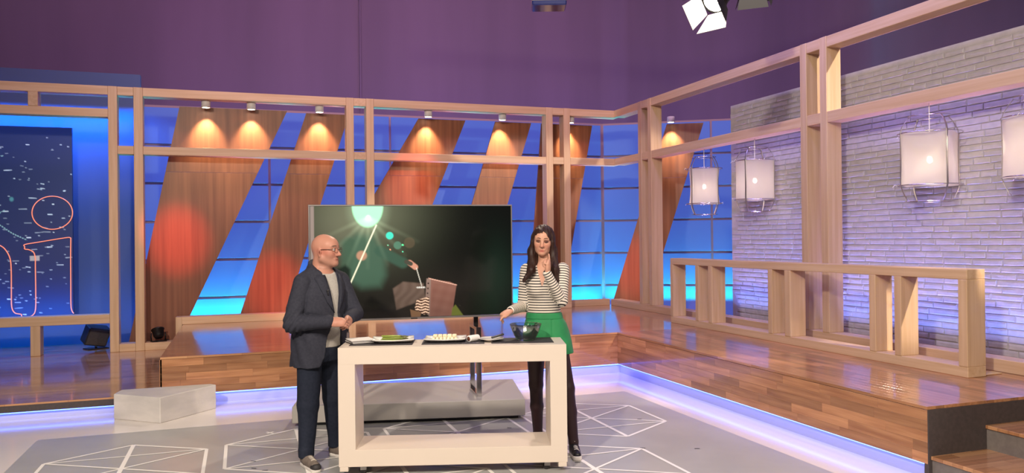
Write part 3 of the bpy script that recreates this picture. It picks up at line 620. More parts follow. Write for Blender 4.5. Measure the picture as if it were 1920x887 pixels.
neon(z_([(-60, 245), (0, 264), (35, 292), (62, 345), (69, 420), (70, 540), (72, 640), (90, 678), (120, 686), (132, 690), (132, 708)]))
neon(z_([(172, 705), (203, 692), (219, 655), (220, 540), (218, 400), (217, 340), (206, 305), (178, 290), (153, 286), (152, 272), (153, 258), (240, 243), (400, 217), (433, 217), (436, 232), (435, 320), (436, 500), (437, 630), (444, 668), (455, 682)]))
# ================================================================ small stage lights on the floor behind the frame
def par_can(p, a, label, s=1.0):
    r_ = empty('floor_par_light', p, a, label=label, cat='stage light'); m = T(p) @ RZ(a)
    box('base', (-.12*s, -.05, 0), (.12*s, .05, .012), BLACKM, r_, .003, m)
    for k in (-1, 1): tube('yoke', [(k*.11*s, 0, .01), (k*.118*s, 0, .08*s), (k*.112*s, 0, .15*s)], .009, BLACKM, r_, 6, mw=m)
    q = m @ T((0, 0, .14*s)) @ Matrix.Rotation(R_(-28), 4, 'X')
    lathe('can', [(.0, -.09*s), (.06*s, -.085*s), (.085*s, -.05*s), (.095*s, .05*s), (.105*s, .055*s), (.105*s, .075*s), (.09*s, .075*s), (.085*s, .06*s), (0, .06*s)], BLACKM, r_, 20, q)
    tube('cable', [(.1, .02, .02), (.13, -.02, .015), (.06, -.07, .008), (-.06, -.07, .008)], .006, BLACKM, r_, 6, mw=m)
p = atY(297, 637, 11.9); par_can(Vector((p.x, 11.9, .271)), .4, 'black round stage light on the pine plinth under the wide panel', .82)
p = atY(180, 655, 12.3); q_ = Vector((p.x, 12.3, .166)); r_ = empty('flood_light', q_, .5, label='black square flood light tilted on the low floor behind the frame', cat='stage light'); m = T(q_) @ RZ(.5)
box('base', (-.14, -.1, 0), (.14, .1, .012), BLACKM, r_, .003, m); tube('stem', [(0, 0, .01), (0, 0, .07)], .015, CHROME, r_, 10, mw=m)
q2 = m @ T((0, 0, .19)) @ Matrix.Rotation(R_(20), 4, 'X') @ Matrix.Rotation(R_(12), 4, 'Y'); box('housing', (-.15, -.09, -.13), (.15, .09, .13), BLACKP, r_, .012, q2); box('front_grille', (-.135, -.096, -.115), (.135, -.088, .115), DARK, r_, .004, q2)
# ================================================================ hanging cloth lanterns
def lantern(y, rot, mixq, label, R=.25, x=6.045, wob=.05):
    root = empty('cloth_lantern', (x, y, 1.96), rot, label=label, cat='lantern', group='hanging cloth lanterns'); m = T((x, y, 0)) @ RZ(rot)
    zt, zb = 2.585, 2.105; n = 64; rows = 14; v = []; f = []; rg = random.Random(int(y*100))
    ph = [rg.uniform(0, 6) for _ in range(4)]
    for k in range(rows+1):
        t = k/rows; z = zb+(zt-zb)*t
        for j in range(n):
            a = 2*math.pi*j/n; c = ((a+math.pi/4) % (math.pi/2))-math.pi/4; rs = R*math.cos(math.pi/4)/math.cos(c)*1.0
            c2 = (a % (math.pi/2))-math.pi/4; rsq = R*math.cos(math.pi/4)/math.cos(c2)
            rr = R*(1-mixq)+rsq*mixq; rr *= 1-wob*math.sin(math.pi*t)*(.7+.3*math.sin(2*a+ph[0]))+.006*math.sin(9*a+5*t+ph[1]); v.append((rr*math.cos(a), rr*math.sin(a), z+(.008*math.sin(3*a+ph[2]) if k in (0, rows) else 0)))
    for k in range(rows):
        for j in range(n): f.append((k*n+j, k*n+(j+1) % n, (k+1)*n+(j+1) % n, (k+1)*n+j))
    sh_ = pydata('cloth_shade', v, f, SHADEM, root, True, m)
    for i in range(4):
        a = i*math.pi/2; d = Vector((math.cos(a), math.sin(a), 0)); pts = [(.66, 2.745), (.80, 2.70), (.95, 2.635), (1.0, 2.58), (.985, 2.35), (1.0, 2.11), (.93, 2.05), (.82, 1.99), (.72, 1.955)]
        tube('metal_strap', [d*(R*q*1.012)+Vector((0, 0, z)) for q, z in pts], .009, STEEL, root, 6, mw=m, flat=.25)
    for rr, z, w in ((R*.66, 2.745, .0035), (R*.72, 1.955, .0035), (R*.995, 2.585, .005), (R*.995, 2.105, .005)):
        tube('wire_ring', [(rr*math.cos(2*math.pi*k/28), rr*math.sin(2*math.pi*k/28), z) for k in range(28)], w, CHROME, root, 5, True, m)
    tube('spoke', [(-R*.66, 0, 2.745), (0, 0, 2.752), (R*.66, 0, 2.745)], .003, CHROME, root, 5, mw=m)
    tube('cord', [(0, 0, 2.864), (0, 0, 2.40)], .005, PAPER, root, 6, mw=m); lathe('socket', [(.014, 2.37), (.016, 2.42), (.006, 2.43)], WHITEP, root, 14, m)
    lathe('bulb', [(.0, 2.31), (.012, 2.313), (.022, 2.325), (.025, 2.34), (.02, 2.36), (.013, 2.372)], BULB, root, 16, m)
    pl_ = bpy.data.lights.new('bulb_glow', 'POINT'); pl_.energy = 1.7; pl_.color = (1, .84, .64); pl_.shadow_soft_size = .03; po = bpy.data.objects.new('bulb_glow', pl_); COL.objects.link(po); po.matrix_basis = T((x, y, 2.28)); adopt(po, root)
    for k in range(7):
        a = rg.uniform(0, 6.28); z = rg.choice((zt, zb)); d = Vector((math.cos(a), math.sin(a), 0)); tube('loose_thread', [d*R+Vector((0, 0, z)), d*(R+.02)+Vector((0, 0, z+.012)), d*(R+.03)+Vector((0, .012, z-.012))], .003, PAPER, root, 4, mw=m)
lantern(9.27, .26, .55, 'cloth lantern nearest the corner post, against the blue wall', .245, wob=.10)
lantern(8.15, .49, .35, 'cloth lantern at the left edge of the brick wall', .25, wob=.03)
lantern(5.546, 1.27, .95, 'large square cloth lantern hanging right of the double post', .275, wob=.04)
lantern(4.5, .4, .5, 'cloth lantern cut off by the right picture edge', .26)
# ================================================================ studio lamps above
def fresnel(p, d, label, lit, s=1.0):
    d = d.normalized(); m = look(p, d) @ Matrix.Scale(s, 4); r_ = empty('studio_lamp', p, label=label, cat='studio lamp', group='black studio lamps over the set')
    lathe('housing', [(.0, -.26), (.07, -.26), (.10, -.22), (.105, -.05), (.115, -.04), (.115, .0), (.10, .0)], BLACKM, r_, 24, m, cap=False); lathe('lens', [(.0, -.002), (.05, -.006), (.098, -.012)], HOT if lit else BLACKP, r_, 24, m)
    for k in range(4):
        a = k*math.pi/2; w0, w1 = .10, .15 if k % 2 == 0 else .125; ln = .22; op = R_(17)
        q = [(-w0, .105, .005), (w0, .105, .005), (w1, .105+ln*math.sin(op), ln*math.cos(op)), (-w1, .105+ln*math.sin(op), ln*math.cos(op))]; v = q+[(a_, b_+.003, c_) for a_, b_, c_ in q]
        o = pydata('barn_door', v, [(0, 1, 2, 3), (7, 6, 5, 4), (0, 4, 5, 1), (1, 5, 6, 2), (2, 6, 7, 3), (3, 7, 4, 0)], FLAP, r_, mw=m @ RZ(a))
        if lit: o.data.materials.append(WHITEP); o.data.polygons[0].material_index = 1  # inner faces coloured white for the lens light on black doors
    tube('yoke', [(-.125, 0, -.1), (-.13, .14, -.12), (0, .19, -.13), (.13, .14, -.12), (.125, 0, -.1)], .012, BLACKM, r_, 6, mw=m)
    top = m @ Vector((0, .19, -.13)); tube('hanger', [top, Vector((top.x, top.y, 5.468))], .014, BLACKM, r_, 8)
    return top
a_ = CP+ray(1338, 4)*7.0; fresnel(a_, RT*-.55-UP*.66+FW*-.52, 'lit studio lamp with open barn doors at the top edge', True, 1.0)
b_ = CP+ray(1412, -30)*7.8; fresnel(b_, RT*.15-UP*.8+FW*.35, 'dark studio lamp cut by the top edge right of the lit one', False, 1.0)
c_ = CP+ray(1029, 2)*8.0; r_ = empty('moving_light', c_, label='dark box light with a blue glassy lens at the top edge', cat='studio lamp'); m = T(c_) @ RZ(-yaw)
box('housing', (-.17, -.12, .02), (.17, .12, .30), BLACKM, r_, .01, m); box('lens_bar', (-.175, -.125, -.075), (.175, .125, .02), M('blue_lens', (.02, .03, .16), .1, coat=.5), r_, .012, m); box('clear_rim', (-.178, -.128, -.03), (.178, .128, -.005), STEEL, r_, .004, m); tube('hanger', [m @ Vector((0, 0, .3)), Vector((c_.x, c_.y, 5.468))], .016, BLACKM, r_, 8)
for y_, x0_, x1_ in ((a_.y, 1.5, 7.5), (c_.y, 0, 6)):
    o = tube('lighting_bar', [(x0_, y_, 5.5), (x1_, y_, 5.5)], .03, STEEL, None, 10); tag(o, 'steel lighting bar above the %s of the set' % ('front' if y_ < 6.5 else 'middle'), 'bar')
# ================================================================ people: implicit bodies meshed by surface nets
f32 = np.float32
class Field:
    def __init__(s, lo, hi, h):
        s.h = h; s.lo = np.array(lo, float); n = np.ceil((np.array(hi)-s.lo)/h).astype(int)+1
        s.ax = [(s.lo[i]+h*np.arange(n[i])).astype(f32) for i in range(3)]; s.V = np.full(n, .12, f32)
    def sub(s, lo, hi):
        sl = tuple(slice(max(0, int(np.searchsorted(s.ax[i], lo[i]))), max(1, int(np.searchsorted(s.ax[i], hi[i])))) for i in range(3))
        return sl, s.ax[0][sl[0]][:, None, None], s.ax[1][sl[1]][None, :, None], s.ax[2][sl[2]][None, None, :]
    def op(s, fn, lo, hi, k, mode='u', pad=.07):
        lo = np.array(lo)-pad; hi = np.array(hi)+pad; sl, X, Y, Z = s.sub(lo, hi); v = s.V[sl]
        if v.size == 0: return
        d = fn(X, Y, Z).astype(f32)
        if mode == 'c': v, d = -v, d
        if k > 0:
            h = np.maximum(k-np.abs(v-d), 0)/k; r = np.minimum(v, d)-h*h*(k*.25)
        else: r = np.minimum(v, d)
        s.V[sl] = -r if mode == 'c' else r
    def cone(s, a, b, ra, rb, k=.015, fl=None, mode='u'):
        a = np.array(a, float); b = np.array(b, float); ba = b-a; L2 = max(ba@ba, 1e-9); R = max(ra, rb)
        def fn(X, Y, Z):
            x, y, z = X-a[0], Y-a[1], Z-a[2]; t = np.clip((x*ba[0]+y*ba[1]+z*ba[2])/L2, 0, 1); x, y, z = x-t*ba[0], y-t*ba[1], z-t*ba[2]; q = x*x+y*y+z*z
            if fl is not None: n, sc = fl; q = q+(sc*sc-1)*(x*n[0]+y*n[1]+z*n[2])**2
            return np.sqrt(q)-(ra+t*(rb-ra))
        s.op(fn, np.minimum(a, b)-R, np.maximum(a, b)+R, k, mode)
    def ell(s, c, r, k=.015, B=None, mode='u'):
        c = np.array(c, float); B = np.eye(3) if B is None else np.array(B, float); m = min(r); R = max(r)
        def fn(X, Y, Z):
            x, y, z = X-c[0], Y-c[1], Z-c[2]; q = 0
            for i in range(3): q = q+((x*B[i][0]+y*B[i][1]+z*B[i][2])/r[i])**2
            q = np.sqrt(q); return (q-1)*m
        s.op(fn, c-R, c+R, k, mode)
    def loft(s, sec, ang, k=.02, grow=0, e=2.2):
        sec = sorted(sec); zz = [q[0] for q in sec]; ca, sa = math.cos(ang), math.sin(ang); R = max(max(q[3], q[4]) for q in sec)+grow
        cx = [q[1] for q in sec]; cy = [q[2] for q in sec]
        def fn(X, Y, Z):
            z = Z.ravel(); I = lambda j: np.interp(z, zz, [q[j] for q in sec]).astype(f32)[None, None, :]
            x, y = X-I(1), Y-I(2); p = np.abs(x*ca+y*sa)/(I(3)+grow); q = np.abs(-x*sa+y*ca)/(I(4)+grow)
            d = ((p**e+q**e)**(1/e)-1)*np.minimum(I(3), I(4)); return np.maximum(d, np.maximum(zz[0]-Z, Z-zz[-1]))
        s.op(fn, (min(cx)-R, min(cy)-R, zz[0]), (max(cx)+R, max(cy)+R, zz[-1]), k)
    def warp(s, fn):
        s.V += fn(s.ax[0][:, None, None], s.ax[1][None, :, None], s.ax[2][None, None, :]).astype(f32)
    def cut(s, fn): s.V = np.maximum(s.V, fn(s.ax[0][:, None, None], s.ax[1][None, :, None], s.ax[2][None, None, :]).astype(f32))
    def mesh(s):
        V = s.V; I = V < 0; n = np.array(V.shape); c = np.zeros(n-1, np.uint8); O = [(i, j, k) for i in (0, 1) for j in (0, 1) for k in (0, 1)]
        for i, j, k in O: c += I[i:n[0]-1+i, j:n[1]-1+j, k:n[2]-1+k]
        A = np.argwhere((c > 0) & (c < 8)); ids = np.full(n-1, -1, np.int32); ids[tuple(A.T)] = np.arange(len(A))
        vals = np.stack([V[A[:, 0]+i, A[:, 1]+j, A[:, 2]+k] for i, j, k in O], 1); acc = np.zeros((len(A), 3)); cnt = np.zeros(len(A))
        for p in range(8):
            for q in range(p+1, 8):
                d = np.array(O[q])-np.array(O[p])
                if np.abs(d).sum() != 1: continue
                a, b = vals[:, p], vals[:, q]; m = (a < 0) != (b < 0); t = np.where(m, a/np.where(m, a-b, 1), 0); acc += np.where(m[:, None], np.array(O[p])+t[:, None]*d, 0); cnt += m
        P = s.lo+s.h*(A+acc/cnt[:, None]); Fs = []
        for ax in range(3):
            u, v = (ax+1) % 3, (ax+2) % 3; sl0 = [slice(None)]*3; sl1 = [slice(None)]*3; sl0[ax] = slice(0, -1); sl1[ax] = slice(1, None)
            a = I[tuple(sl0)]; b = I[tuple(sl1)]; E = np.argwhere(a != b); ok = (E[:, u] > 0) & (E[:, v] > 0) & (E[:, u] < n[u]-1) & (E[:, v] < n[v]-1); E = E[ok]; s_in = a[tuple(E.T)]
            def cell(du, dv): Q = E.copy(); Q[:, u] -= du; Q[:, v] -= dv; return ids[tuple(Q.T)]
            q = np.stack([cell(1, 1), cell(0, 1), cell(0, 0), cell(1, 0)], 1); q[~s_in] = q[~s_in][:, ::-1]; Fs.append(q)
        return P, np.concatenate(Fs)
def sdf_obj(name, fd, mat, parent, mw, colf=None, attr=None, smooth_it=1):
    P, Fq = fd.mesh(); me = bpy.data.meshes.new(name)
    for _ in range(smooth_it):   # light Laplacian pass
        s = np.zeros_like(P); w = np.zeros(len(P))
        for a, b in ((0, 1), (1, 2), (2, 3), (3, 0)):
            np.add.at(s, Fq[:, a], P[Fq[:, b]]); np.add.at(w, Fq[:, a], 1); np.add.at(s, Fq[:, b], P[Fq[:, a]]); np.add.at(w, Fq[:, b], 1)
        P = P*.5+.5*s/np.maximum(w, 1)[:, None]
    me.vertices.add(len(P)); me.vertices.foreach_set('co', P.astype(f32).ravel()); me.loops.add(Fq.size); me.loops.foreach_set('vertex_index', Fq.astype(np.int32).ravel())
    me.polygons.add(len(Fq)); me.polygons.foreach_set('loop_start', np.arange(0, Fq.size, 4, dtype=np.int32)); me.update(calc_edges=True); me.validate(); me.shade_smooth()
    if colf is not None:
        a = me.color_attributes.new('Col', 'FLOAT_COLOR', 'POINT'); a.data.foreach_set('color', np.concatenate([colf(P), np.ones((len(P), 1))], 1).astype(f32).ravel())
    if attr is not None:
        a = me.attributes.new(attr[0], 'FLOAT', 'POINT'); a.data.foreach_set('value', attr[1](P).astype(f32))
    return link(name, me, parent, mw, mat)
nrm = lambda v: np.array(v, float)/np.linalg.norm(v)
def finger(fd, p, d, n, lens, r, curls, k=.004):
    p = np.array(p, float); a = 0; pts = [p]
    for L, c in zip(lens, curls):
        a += math.radians(c); q = p+(d*math.cos(a)+n*math.sin(a))*L; fd.cone(p, q, r, r*.9, k); p = q; r *= .91; pts.append(p)
    return pts
def hand(fd, w, d, n, thumb, curls, s=1.0, tdir=None, tcurl=(10, 25)):
    """w wrist, d finger direction, n palm normal, thumb = +1/-1 side along d x n"""
    d = nrm(d); n = nrm(n-d*(n@d)); l = np.cross(d, n)*thumb; w = np.array(w, float)
    fd.cone(w, w+d*.045*s, .025*s, .032*s, .02, (n, 1.55)); fd.cone(w+d*.035*s+l*.006*s, w+d*.078*s+l*.004*s, .034*s, .036*s, .02, (n, 2.1))
    for i, (off, L, r) in enumerate(((.027, .072, .0092), (.0095, .080, .0095), (-.008, .074, .009), (-.025, .058, .008))):
        sp = d+l*(off*1.6); finger(fd, w+d*(.083-.004*abs(i-1.2))*s+l*off*s, nrm(sp), n, [L*.45*s, L*.32*s, L*.26*s], r*s, curls[i], .0035)
    td = nrm(d*.62+l*.75+n*.28) if tdir is None else nrm(tdir)
    b = w+d*.028*s+l*.026*s; fd.cone(w+d*.012*s+l*.01*s, b+td*.02*s, .017*s, .014*s, .018); finger(fd, b+td*.012*s, td, nrm(d-td*(d@td)), [.032*s, .027*s, .021*s], .0115*s, (0, *tcurl), .008)
def head(fd, C, f, u, fem=False, s=1.0):
    f = nrm(f); u = nrm(u-f*(u@f)); l = np.cross(u, f); B = [f, l, u]; H = lambda a, b, c: C+(f*a+l*b+u*c)*s
    fd.ell(H(-.008, 0, .005), (.098*s, .076*s, .094*s), .02, B); fd.ell(H(.040, 0, -.045), (.062*s, .062*s if fem else .066*s, .082*s), .03, B); fd.ell(H(.05, 0, .02), (.05*s, .06*s, .05*s), .03, B)
    jw = .046 if fem else .055
    for q in (-1, 1):
        fd.cone(H(.012, q*jw, -.085), H(.078, q*.012, -.112 if fem else -.116), .022*s, .018*s, .03); fd.ell(H(.066, q*.038, -.042), (.022*s, .024*s, .026*s), .025, B)
        fd.ell(H(.102, q*.032, -.016), (.016*s, .017*s, .0125*s), .012, B, 'c'); fd.ell(H(.084, q*.032, -.016), (.0135*s, .014*s, .0115*s), .006, B)
        fd.cone(H(.096, q*.014, .005), H(.084, q*.048, .006), .009*s, .007*s, .014)
        e = H(.000, q*.0795, -.035); fd.cone(H(0, q*.06, -.035), H(0, q*.074, -.035), .014*s, .012*s, .01); fd.ell(e, (.018*s, .0085*s, .031*s), .006, [nrm(f+l*q*.35), nrm(l*q-f*.35), u]); fd.ell(e+(l*q*.0095+f*.004)*s, (.008*s, .006*s, .017*s), .004, B, 'c'); fd.ell(H(.006, q*.078, -.062), (.009*s, .007*s, .010*s), .006, B)
        fd.ell(H(.108, q*.010, -.056), (.010*s, .009*s, .008*s), .008, B)
    fd.cone(H(.100, 0, -.008), H(.122 if fem else .124, 0, -.050), .0085*s, .011*s, .014); fd.ell(H(.126 if fem else .127, 0, -.053), (.0105*s, .0105*s, .009*s), .008, B)
    fd.cone(H(.095, -.02, -.0845), H(.095, .02, -.0845), .0065*s, .0065*s, .010); fd.cone(H(.100, -.007, -.083), H(.100, .007, -.083), .006*s, .006*s, .008); fd.cone(H(.0965, -.014, -.0925), H(.0965, .014, -.0925), .007*s, .007*s, .010)
    fd.cone(H(.1085, -.022, -.0880), H(.1085, .022, -.0880), .0025*s, .0025*s, .004, None, 'c')
    fd.ell(H(.088, 0, -.117), (.018*s, .02*s, .016*s), .02, B)
    return H, B
def local_frame(px, depth):
    """origin on the floor under a pixel column at a given depth; x to the picture's right, y away"""
    d = (px-960)/FPX; p = f0*depth+r0*(d*depth); return Vector((p.x, p.y, 0)), T((p.x, p.y, 0)) @ RZ(-yaw)
def noise3(P, s, seed):
    r = np.random.RandomState(seed); v = 0
    for i in range(6):
        d = r.randn(3); d /= np.linalg.norm(d); v = v+np.sin((P[0]*d[0]+P[1]*d[1]+P[2]*d[2])*s*(1+.35*i)+r.rand()*6)/(1+.35*i)
    return v*.25
def skin_col(base, rosy, H, B, C, brow, lip, lid=None, stub=0):
    B = np.array(B)
    def fn(P):
        q = (P-C) @ B.T; a, b, c = q[:, 0], q[:, 1], q[:, 2]; col = np.tile(np.array(base), (len(P), 1)); hd = (np.abs(q) < .16).all(1)
        def mix(w, t): nonlocal col; w = np.clip(w, 0, 1)[:, None]; col = col*(1-w)+np.array(t)*w
        fr = (a > .05)*hd
        for s_ in (-1, 1):
            mix(.5*np.exp(-(((b-s_*.04)/.022)**2+((c+.05)/.025)**2))*fr, rosy); mix(.6*np.exp(-(((b-s_*.075)/.012)**2+((c+.035)/.03)**2))*hd, rosy)
            if lid: mix(1.0*np.exp(-(((b-s_*.033)/.0175)**4+((c+.0135)/.0095)**4))*fr, lid)
            if not lid: mix(1.1*np.exp(-(((b-s_*.034)/.021)**4+((c-.0095-.003*np.cos((b-s_*.026)*70))/.0048)**4))*(a > .07)*hd, brow)
        for s_ in (-1, 1): mix(.75*np.exp(-(((a-.005)/.008)**2+((c+.036)/.014)**2))*(np.abs(b) > .07)*hd, (.16, .04, .03))  # shade of the ear hollow painted into the skin colour
        mix(.6*np.exp(-((b/.014)**2+((c+.053)/.014)**2))*(a > .1)*hd, rosy)
        mix(.95*np.exp(-((b/.020)**4+((c+.0875)/.0105)**4))*(a > .085)*hd, lip); mix(.8*np.exp(-((b/.019)**4+((c+.0875)/.002)**2))*(a > .085)*hd, (.12, .03, .03))
        if stub: mix(stub*(1/(1+np.exp((c+.062)*120)))*hd*(a > -.01), (.25, .15, .12))
        return col
    return fn
def shoe(name, parent, mw, heel, d, L, mats, sole_h=.028, hw=.042, hi=.085, laces=5, label=None):
    """trainer from heel point (floor) along d"""
    d = nrm(list(d)+[0]); n = np.array([-d[1], d[0], 0]); h0 = np.array([heel[0], heel[1], 0.]); K = lambda a, b, c: h0+d*a*L+n*b+np.array([0, 0, c])
    lo = np.minimum(K(0, 0, 0), K(1, 0, 0))-.07; hi_ = np.maximum(K(0, 0, 0), K(1, 0, 0))+.07; lo[2] = -.01; hi_[2] = .17
    root = empty(name, Vector(mw @ Vector(K(.5, 0, 0)))); adopt(root, parent); 
    if label: root['label'] = label
    fd = Field(lo, hi_, .0045)
    fd.cone(K(.13, 0, .05), K(.35, 0, .055), hw*.78, hw*.86, .02, (n, 1.05)); fd.cone(K(.35, 0, .05), K(.82, 0, .036), hw*.9, hw*.82, .03); fd.cone(K(.14, 0, .05), K(.2, 0, hi), hw*.72, hw*.8, .02); fd.cone(K(.25, 0, .06), K(.6, 0, .05), hw*.85, hw*.75, .02)
    fd.cut(lambda X, Y, Z: sole_h*.6-Z+X*0+Y*0); sdf_obj('upper', fd, mats[0], root, mw)
    fd = Field(lo, hi_, .0045); fd.cone(K(.14, 0, .02), K(.45, 0, .02), hw*.86, hw*.9, .01); fd.cone(K(.45, 0, .02), K(.84, 0, .02), hw*.9, hw*.92, .01)
    fd.cut(lambda X, Y, Z: np.maximum(Z-sole_h, .001-Z)+X*0+Y*0); sdf_obj('sole', fd, mats[1], root, mw)
    if mats[2] is not None:
        fd = Field(lo, hi_, .0045); fd.cone(K(.80, 0, .032), K(.86, 0, .03), hw*.88, hw*.86, .01); fd.cut(lambda X, Y, Z: np.maximum(sole_h*.8-Z, Z-.062)+X*0+Y*0); sdf_obj('toe_cap', fd, mats[2], root, mw)
    for i in range(laces):
        t = .47+.22*i/max(1, laces-1); z = .0575+hw*.92-(t-.36)*.055
        tube('lace', [K(t-.01, -.022, z-.012), K(t, -.012, z-.001), K(t+.01, 0, z+.002), K(t+.02, .012, z-.001), K(t+.03, .022, z-.012)], .0032, mats[3], root, 5, mw=mw)
    return root
# ---------------------------------------------------------------- the man
def man():
    s = 5.75/FPX; loc, mw = local_frame(597, 5.82); X = lambda p: (p-600)*s; Zz = lambda p: 1.65-(p-451)*s
    F = nrm((.77, -.64, 0)); Lf = np.array([-F[1], F[0], 0]); angL = math.atan2(Lf[1], Lf[0])
    sh = np.array([.022, 0, 1.345]); Rs = sh-Lf*.168; Ls = sh+Lf*.168
    Re = np.array([-.148, -.20, 1.05]); Le = np.array([.245, .10, 1.10]); Rw = np.array([.135, -.235, 1.072]); Lw = np.array([.235, -.06, 1.075])
    Rh, Lh = np.array([-.050, -.075, .86]), np.array([.055, .075, .86]); Rk, Lk = np.array([-.066, -.085, .44]), np.array([.075, .105, .46]); Ra, La = np.array([-.075, -.12, .085]), np.array([.08, .15, .085])
    ts = [(.78, 0, 0, .16, .118), (.92, 0, 0, .176, .135), (1.02, .012, -.01, .178, .145), (1.12, .014, -.012, .18, .142), (1.25, .016, -.008, .18, .128), (1.32, .02, 0, .172, .112), (1.38, .022, 0, .13, .09), (1.44, .018, 0, .08, .07)]
    hc = np.array([.050, -.012, 1.600]); hf = np.array([.955, -.30, -.015]); hu = np.array([.0, .0, 1.])
    fd = Field((-.30, -.36, .04), (.38, .30, 1.74), .0042)
    fd.loft(ts, angL, .02)
    for a, b, c in ((Rs, Re, Rw), (Ls, Le, Lw)): fd.cone(a, b, .055, .044, .03); fd.cone(b, c, .043, .028, .015)
    for a, b, c in ((Rh, Rk, Ra), (Lh, Lk, La)): fd.cone(a, b, .082, .055, .03); fd.cone(b, c, .052, .036, .02)
    fd.cone((.004, .0, 1.40), (.032, -.006, 1.545), .066, .062, .03); fd.cone((.052, -.015, 1.45), (.095, -.028, 1.505), .04, .034, .03)
    H, B = head(fd, hc, hf, hu)
    hand(fd, Rw, np.array([.97, .10, -.05]), np.array([-.1, .85, -.5]), -1, [(18, 34, 30), (20, 38, 30), (22, 40, 30), (26, 40, 30)], 1.0, tdir=(.85, .25, .45))
    hand(fd, Lw, np.array([.05, -.95, -.22]), np.array([-.75, -.1, -.45]), 1, [(28, 45, 35), (30, 48, 35), (32, 50, 35), (35, 50, 35)], .98, tdir=(-.1, -.8, .5))
    root = sdf_obj('person', fd, SKIN, None, mw, skin_col((.50, .245, .175), (.50, .17, .125), H, B, hc, (.10, .06, .045), (.42, .15, .11), None, .28), None, 1)
    tag(root, 'bald man with glasses in a navy blazer, hands clasped', 'person', 'presenters at the table')
    for q in (-1, 1):
        e = H(.0935, q*.032, -.0155); lathe('eye', [(0, -.011), (.008, -.0075), (.011, 0), (.008, .0075), (0, .011)], EYEW, root, 14, mw @ T(Vector(e))); i_ = e+np.array(hf)*.0088; lathe('iris', [(0, -.0045), (.004, -.002), (.0048, 0), (.004, .002), (0, .0045)], EYED, root, 12, mw @ T(Vector(i_)))
    # t-shirt
    fd = Field((-.24, -.24, .80), (.26, .24, 1.47), .006); fd.loft(ts, angL, .02, .006); fd.cone((.01, 0, 1.40), (.03, -.006, 1.47), .074, .07, .03)
    fd.cut(lambda X_, Y_, Z_: Z_-(1.452-.62*np.maximum(0, (X_*F[0]+Y_*F[1])-.02))); fd.cut(lambda X_, Y_, Z_: .865-Z_+X_*0+Y_*0); fd.cut(lambda X_, Y_, Z_: np.minimum(Z_-1.39, .035-((X_-.02)*F[0]+Y_*F[1])))
    fd.warp(lambda X_, Y_, Z_: .003*noise3((X_, Y_, Z_*.35), 40, 5)); sdf_obj('t_shirt', fd, TEE, root, mw)
    # trousers
    fd = Field((-.22, -.24, .06), (.22, .28, 1.0), .006); fd.loft([(.76, 0, 0, .15, .118), (.86, 0, 0, .170, .128), (.97, 0, 0, .168, .125)], angL, .02, .004)
    for a, b, c in ((Rh, Rk, Ra), (Lh, Lk, La)): fd.cone(a, b, .098, .078, .04); fd.cone(b, c, .077, .053, .02); fd.cone(c+np.array([0, 0, .0]), c+np.array([0, 0, .035]), .058, .058, .004)
    fd.cut(lambda X_, Y_, Z_: np.where(Y_ < .02, .072, .078)-Z_+X_*0); fd.warp(lambda X_, Y_, Z_: .004*noise3((X_, Y_, Z_*.8), 26, 8)*(Z_ < .9)); sdf_obj('trousers', fd, NAVY2, root, mw)
    # jacket
    js = [(.72, -.012, .012, .210, .178), (.82, -.008, .008, .207, .175), (.95, 0, 0, .204, .172), (1.05, .008, -.004, .204, .172), (1.15, .012, -.008, .2, .16), (1.26, .016, -.006, .205, .148), (1.33, .02, 0, .19, .125), (1.39, .022, 0, .14, .10), (1.45, .016, 0, .09, .085)]
    fd = Field((-.36, -.36, .69), (.40, .34, 1.53), .0055); fd.loft(js, angL, .02); fb_ = Field((-.36, -.36, .69), (.40, .34, 1.53), .0055)
    for a, b, c in ((Rs, Re, Rw-nrm(Rw-Re)*.015), (Ls, Le, Lw-nrm(Lw-Le)*.02)): fb_.cone(a-[0, 0, .002], b, .069, .060, .012); fb_.cone(b, c, .060, .047, .012); fd.cone((.012, 0, 1.425), a+[0, 0, .012], .066, .058, .03)
    gz = np.clip((1.40-fd.ax[2])/.10, 0, 1)[None, None, :]; fd.V = np.minimum(fd.V, fb_.V)+.013*gz*np.exp(-((fd.V-fb_.V)/.011)**2)
    fd.cone((.0, .0, 1.42), (.006, .003, 1.50), .086, .079, .02)
    mid = np.array([.012, -.006]); 
    def opening(X_, Y_, Z_):   # open front: wedge narrow at the collar, widening to the hem
        a = (X_-mid[0])*F[0]+(Y_-mid[1])*F[1]; b = (X_-mid[0])*Lf[0]+(Y_-mid[1])*Lf[1]; w = np.where(Z_ > 1.12, .018+.052*np.clip((Z_-1.12)/.32, 0, 1)**.9, .018+.10*np.clip((1.12-Z_)/.4, 0, 1)); b0 = np.where(Z_ > 1.12, .02, .02)
        arm = np.minimum(np.hypot(Y_-(-.235), Z_-1.06)-.09, 1)
        return np.minimum(np.minimum(w-np.abs(b-b0), a-.02), arm*0+1)
    solid = fd.V.copy(); fa = Field((-.36, -.36, .69), (.40, .34, 1.53), .0055)
    fd.cut(opening)
    for a, b, c in ((Rs, Re, Rw-nrm(Rw-Re)*.015), (Ls, Le, Lw-nrm(Lw-Le)*.02)): fa.cone(b, c, .060, .047, .012); fa.cone(a, b, .07, .064, .02)
    fd.V = np.minimum(fd.V, fa.V)
    def coll(X_, Y_, Z_): a = (X_-.03)*F[0]+(Y_)*F[1]; return np.minimum(.066-np.hypot(X_-.012-(Z_-1.42)*.2, Y_), Z_-1.40)
    fd.cut(coll); fd.cut(lambda X_, Y_, Z_: Z_-(1.508-.55*((X_-.01)*F[0]+Y_*F[1]+.07))); fd.cut(lambda X_, Y_, Z_: (.725+.03*(X_*Lf[0]+Y_*Lf[1])*0)-Z_+Y_*0+X_*0)
